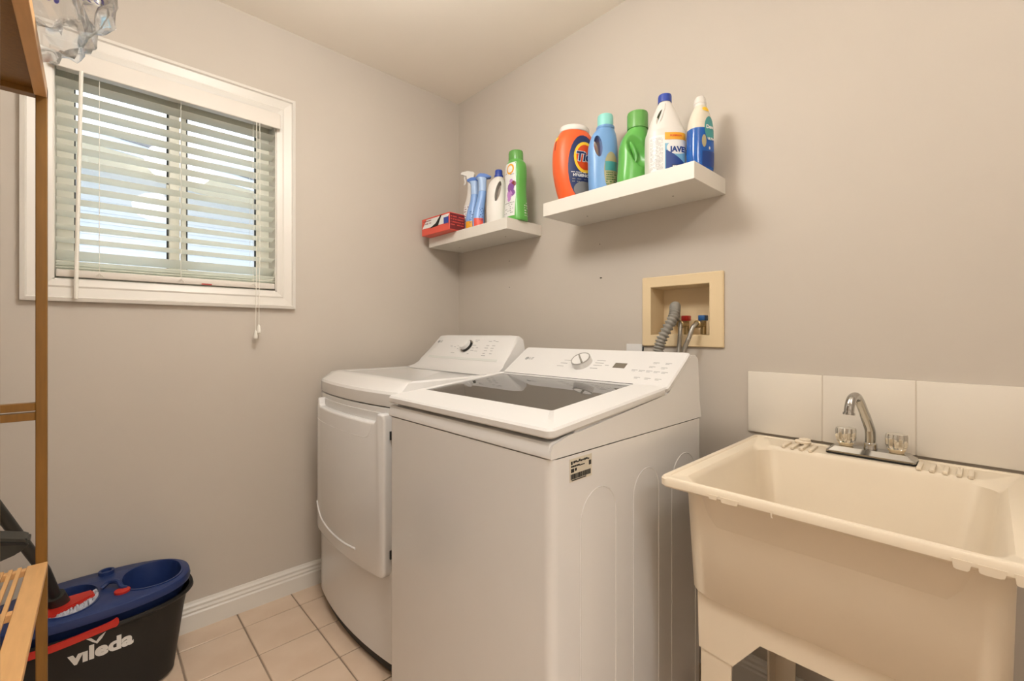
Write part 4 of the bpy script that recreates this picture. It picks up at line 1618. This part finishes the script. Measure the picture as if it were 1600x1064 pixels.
part('lettering', text_bm('vıleda', .060, lambda x, y: bfront(-1.545 + x, .210 + y), bold=.0028, spacing=1.02), C_WINK, bk, smooth=False, recalc=False)
b = NB()
for q in ([(-.022, .020), (-.012, .018), (-.002, .004), (.004, .014), (.018, .024), (.010, .008), (.000, -.004), (-.010, .006)],):
    vs = [b.verts.new(bfront(-1.556 + u * 1.1, .238 + v * 1.1)) for u, v in q]
    b.faces.new(vs)
part('bird_mark', b, C_WINK, bk, smooth=False, recalc=False)

# mop resting in the bucket
mop = thing('spin_mop', 'dark pole mop with red head and white strands, resting in the bucket', 'mop', (-1.64, -.19, .30))
b = NB()
tube(b, [(-1.638, -.185, .318), (-1.668, -.24, .46), (-1.775, -.44, .80), (-1.93, -.73, 1.30)], .0135, 12)
part('pole', b, M['pole'], mop)
b = NB()
tube(b, [(-1.632, -.175, .295), (-1.648, -.203, .365)], [.026, .022], 14)
part('socket', b, M['pole'], mop)
b = NB()
prism(b, [(-1.668, -.262), (-1.560, -.205), (-1.566, -.165), (-1.668, -.148)], lambda x, y: (x, y, .312 + (x + 1.668) * .08), lambda x, y: (x, y, .328 + (x + 1.668) * .08))
bmesh.ops.bevel(b, geom=b.edges[:], offset=.004, segments=2, affect='EDGES')
part('head', b, M['mopred'], mop)
b = NB()
rnd = random.Random(9)
for k in range(70):
    tt = k / 69
    px, py = -1.662 + .108 * tt, -.268 + .064 * tt
    px += rnd.uniform(-.006, .006)
    L = rnd.uniform(.016, .030)
    tube(b, [(px, py + .012, .316 + tt * .008), (px + rnd.uniform(-.004, .006), py - L * .2, .322 + rnd.uniform(0, .008)), (px + rnd.uniform(-.006, .010), py - L * .55, .308)], .0026, 5)
for k in range(22):
    tt = k / 21
    px, py = -1.560 + rnd.uniform(-.005, .012), -.208 + .05 * tt
    tube(b, [(px - .01, py, .322), (px + .006, py + rnd.uniform(-.004, .004), .330), (px + .014, py, .318)], .0026, 5)
part('strands', b, M['fibre'], mop, kind='stuff')
# dark dustpan-like tool held behind the rack
tool = thing('dustpan', 'dark grey plastic pan with rounded lip behind the wooden rack post', 'dustpan', (-1.72, -.51, .60))
b = NB()
out = [(-1.678, .636), (-1.680, .648), (-1.690, .652), (-1.735, .668), (-1.80, .690), (-1.86, .71), (-1.90, .70), (-1.90, .56), (-1.80, .585), (-1.70, .617)]
prism(b, out, lambda x, z: (x, -.515, z), lambda x, z: (x, -.470, z + .004))
bmesh.ops.bevel(b, geom=b.edges[:], offset=.004, segments=2, affect='EDGES')
part('pan', b, M['pole'], tool)
b = NB()
prism(b, [(-1.684, .637), (-1.688, .644), (-1.735, .660), (-1.80, .681), (-1.85, .70), (-1.85, .69), (-1.74, .652)], lambda x, z: (x, -.5185, z), lambda x, z: (x, -.514, z))
part('lip', b, M['black'], tool)
b = NB()
tube(b, [(-1.89, -.492, .68), (-2.02, -.492, .76), (-2.10, -.492, 1.00)], .014, 10)
part('handle', b, M['pole'], tool)

# =================================================================== WOODEN RACK
RX0, RX1, RY0, RY1 = -2.115, -1.640, -1.43, -.677
rk = thing('wooden_rack', 'tall slatted wooden storage rack at the edge of the view', 'rack', ((RX0 + RX1) / 2, (RY0 + RY1) / 2, 0.0))
for x in (RX0, RX1 - .018):
    for y in (RY0, RY1 - .026):
        b = NB()
        box(b, x, x + .018, y, y + .026, 0, 1.70, .0015, 1)
        part('post', b, M['bambood'], rk, smooth=False)
for (z0, z1) in ((.985, 1.002), (.964, .981)):
    b = NB()
    box(b, RX0 + .018, RX1 - .018, RY1 - .024, RY1 - .004, z0, z1, .001, 1)
    part('rail', b, M['bambood'], rk, smooth=False)
for y in (RY1 - .026, RY0):
    b = NB()
    box(b, RX0, RX1, y, y + .026, 1.676, 1.70, .001, 1)
    part('rail', b, M['bambood'], rk, smooth=False)
for x in (RX0, RX1 - .020):
    b = NB()
    box(b, x, x + .020, RY0 + .026, RY1 - .026, 1.674, 1.702, .001, 1)
    part('rail', b, M['bamboo'], rk, smooth=False)
n = 6
wd = (RX1 - RX0 - .04) / n
for k in range(n):
    b = NB()
    box(b, RX0 + .02 + k * wd + .0006, RX0 + .02 + (k + 1) * wd - .0006, RY0 + .026, RY1 - .026, 1.688, 1.700, .0008, 1)
    part('top_board', b, M['bambood'], rk, smooth=False)
# slatted lower shelf, its near end a little higher


def tiltz(bm):
    for v in bm.verts:
        v.co.z += (RY1 - .03 - v.co.y) * .055
    return bm


zs = .651
b = NB()
box(b, RX1 - .030, RX1 + .001, RY0, RY1 - .028, zs - .014, zs, .001, 1)
part('shelf_board', tiltz(b), M['bamboo'], rk, smooth=False)
b = NB()
box(b, RX0, RX0 + .030, RY0, RY1 - .028, zs - .014, zs, .001, 1)
part('shelf_board', tiltz(b), M['bamboo'], rk, smooth=False)
for y in (RY1 - .046, -.955, RY0 + .02):
    b = NB()
    box(b, RX0 + .03, RX1 - .030, y, y + .018, zs - .016, zs - .003, .001, 1)
    part('cross_rail', tiltz(b), M['bamboo'], rk, smooth=False)
x = RX1 - .030 - .0135
while x > RX0 + .04:
    b = NB()
    box(b, x, x + .0062, RY0 + .004, RY1 - .030, zs - .004, zs + .001)
    part('slat', tiltz(b), M['bamboo'], rk, smooth=False)
    x -= .0128

# clear plastic pack on top of the rack, hanging over the edge
M['filmbag'] = thin_glass('clear_plastic_film', (0.955, 0.96, 0.965), 0.16, 1.4, 0.05)
M['filmprint'] = mat('violet_print', rgb(70, 60, 150), .5)
M['peach'] = mat('peach_paper', rgb(222, 176, 156), .6)
M['cyan'] = mat('cyan_paper', rgb(150, 196, 220), .6)
pk = thing('plastic_pack', 'crumpled clear plastic pack with violet print hanging over the top of the rack', 'plastic pack', (-1.68, -.86, 1.704))
b = NB()
bmesh.ops.create_icosphere(b, subdivisions=5, radius=1.0)
for v in b.verts:
    c = v.co.copy()
    r = 1 + .16 * noise.noise(c * 2.3) + .10 * noise.noise(c * 5.1 + Vector((3, 1, 2))) + .05 * abs(noise.noise(c * 11))
    p = Vector((math.copysign(abs(c.x) ** .8, c.x), math.copysign(abs(c.y) ** .8, c.y), math.copysign(abs(c.z) ** .75, c.z))) * r
    x, y, z = -1.705 + p.x * .165, -.905 + p.y * .185, 1.885 + p.z * .20
    if x < RX1 + .008:
        z = max(z, 1.7045)
    else:
        z = max(z, 1.664 + max(0, x - RX1 - .02) * 1.1)
    v.co = (x, y, z)
part('film', b, M['filmbag'], pk)
b = NB()
box(b, -1.80, -1.690, -1.03, -.84, 1.708, 1.80, .02)
part('contents', b, M['peach'], pk)
b = NB()
box(b, -1.79, -1.695, -1.02, -.85, 1.802, 1.90, .02)
part('contents', b, M['cyan'], pk)


def pkf(x, y):
    return (-1.60 + x, -.80 - .25 * x, 1.858 + y)


bb = NB()
rnd = random.Random(5)
for k in range(7):
    x = -.03 + k * .012
    for (u0, v0, u1, v1) in ((x, .030, x + .006, .012), (x + .003, .012, x + .010, .006)):
        q = [bb.verts.new(pkf(*p)) for p in ((u0, v0), (u0 + .004, v0), (u1 + .004, v1), (u1, v1))]
        bb.faces.new(q)
for u, v in ((-.034, -.006), (-.022, -.008)):
    q = [bb.verts.new(pkf(u + .0045 * math.cos(2 * PI * k / 10), v + .008 * math.sin(2 * PI * k / 10))) for k in range(10)]
    bb.faces.new(q)
part('violet_print', bb, M['filmprint'], pk, smooth=False, recalc=False)

# =================================================================== ADDED FILL LIGHTS
def lit_material(strength):
    m = bpy.data.materials.new('lit_diffuser')
    m.use_nodes = True
    p = m.node_tree.nodes['Principled BSDF']
    p.inputs['Base Color'].default_value = (.9, .9, .88, 1)
    p.inputs['Emission Color'].default_value = (*FILL_COLOR, 1)
    p.inputs['Emission Strength'].default_value = strength
    return m


def add_fill_globe(x, y, strength, label):  # out-of-view globe added to brighten the room
    lp = thing('fill_globe', label, 'fill light', (x, y, ZC))
    b = NB()
    lathe(b, [(.085, -.0005), (.085, -.018), (.070, -.026), (.012, -.030), (.010, -.185)], 32, (x, y, ZC))
    part('canopy', b, M['chrome'], lp)
    b = NB()
    lathe(b, [(.03, -.180), (.10, -.190), (.155, -.225), (.178, -.275), (.170, -.325), (.13, -.368), (.07, -.388), (.004, -.394)], 40, (x, y, ZC))
    m = lit_material(strength)
    part('diffuser', b, m, lp)


add_fill_globe(-1.16, -1.13, FILL_STRENGTH, 'round frosted globe added out of view in front of the washer for fill light')
add_fill_globe(-1.15, -2.45, FILL2_STRENGTH, 'round frosted globe added out of view near the doorway for fill light')
lp = thing('hall_fill_panel', 'flat light panel added out of view on the hall ceiling for fill light', 'fill light', (-1.3, YB - .78, ZC))
b = NB()  # unseen panel added to send fill light through the doorway
box(b, -1.9, -.7, YB - 1.08, YB - .48, ZC - .03, ZC - .001, .003)
part('housing', b, M['trim'], lp, smooth=False)
b = NB()
box(b, -1.88, -.72, YB - 1.06, YB - .50, ZC - .034, ZC - .0302)
part('diffuser', b, lit_material(HALL_FILL_STRENGTH), lp, smooth=False)
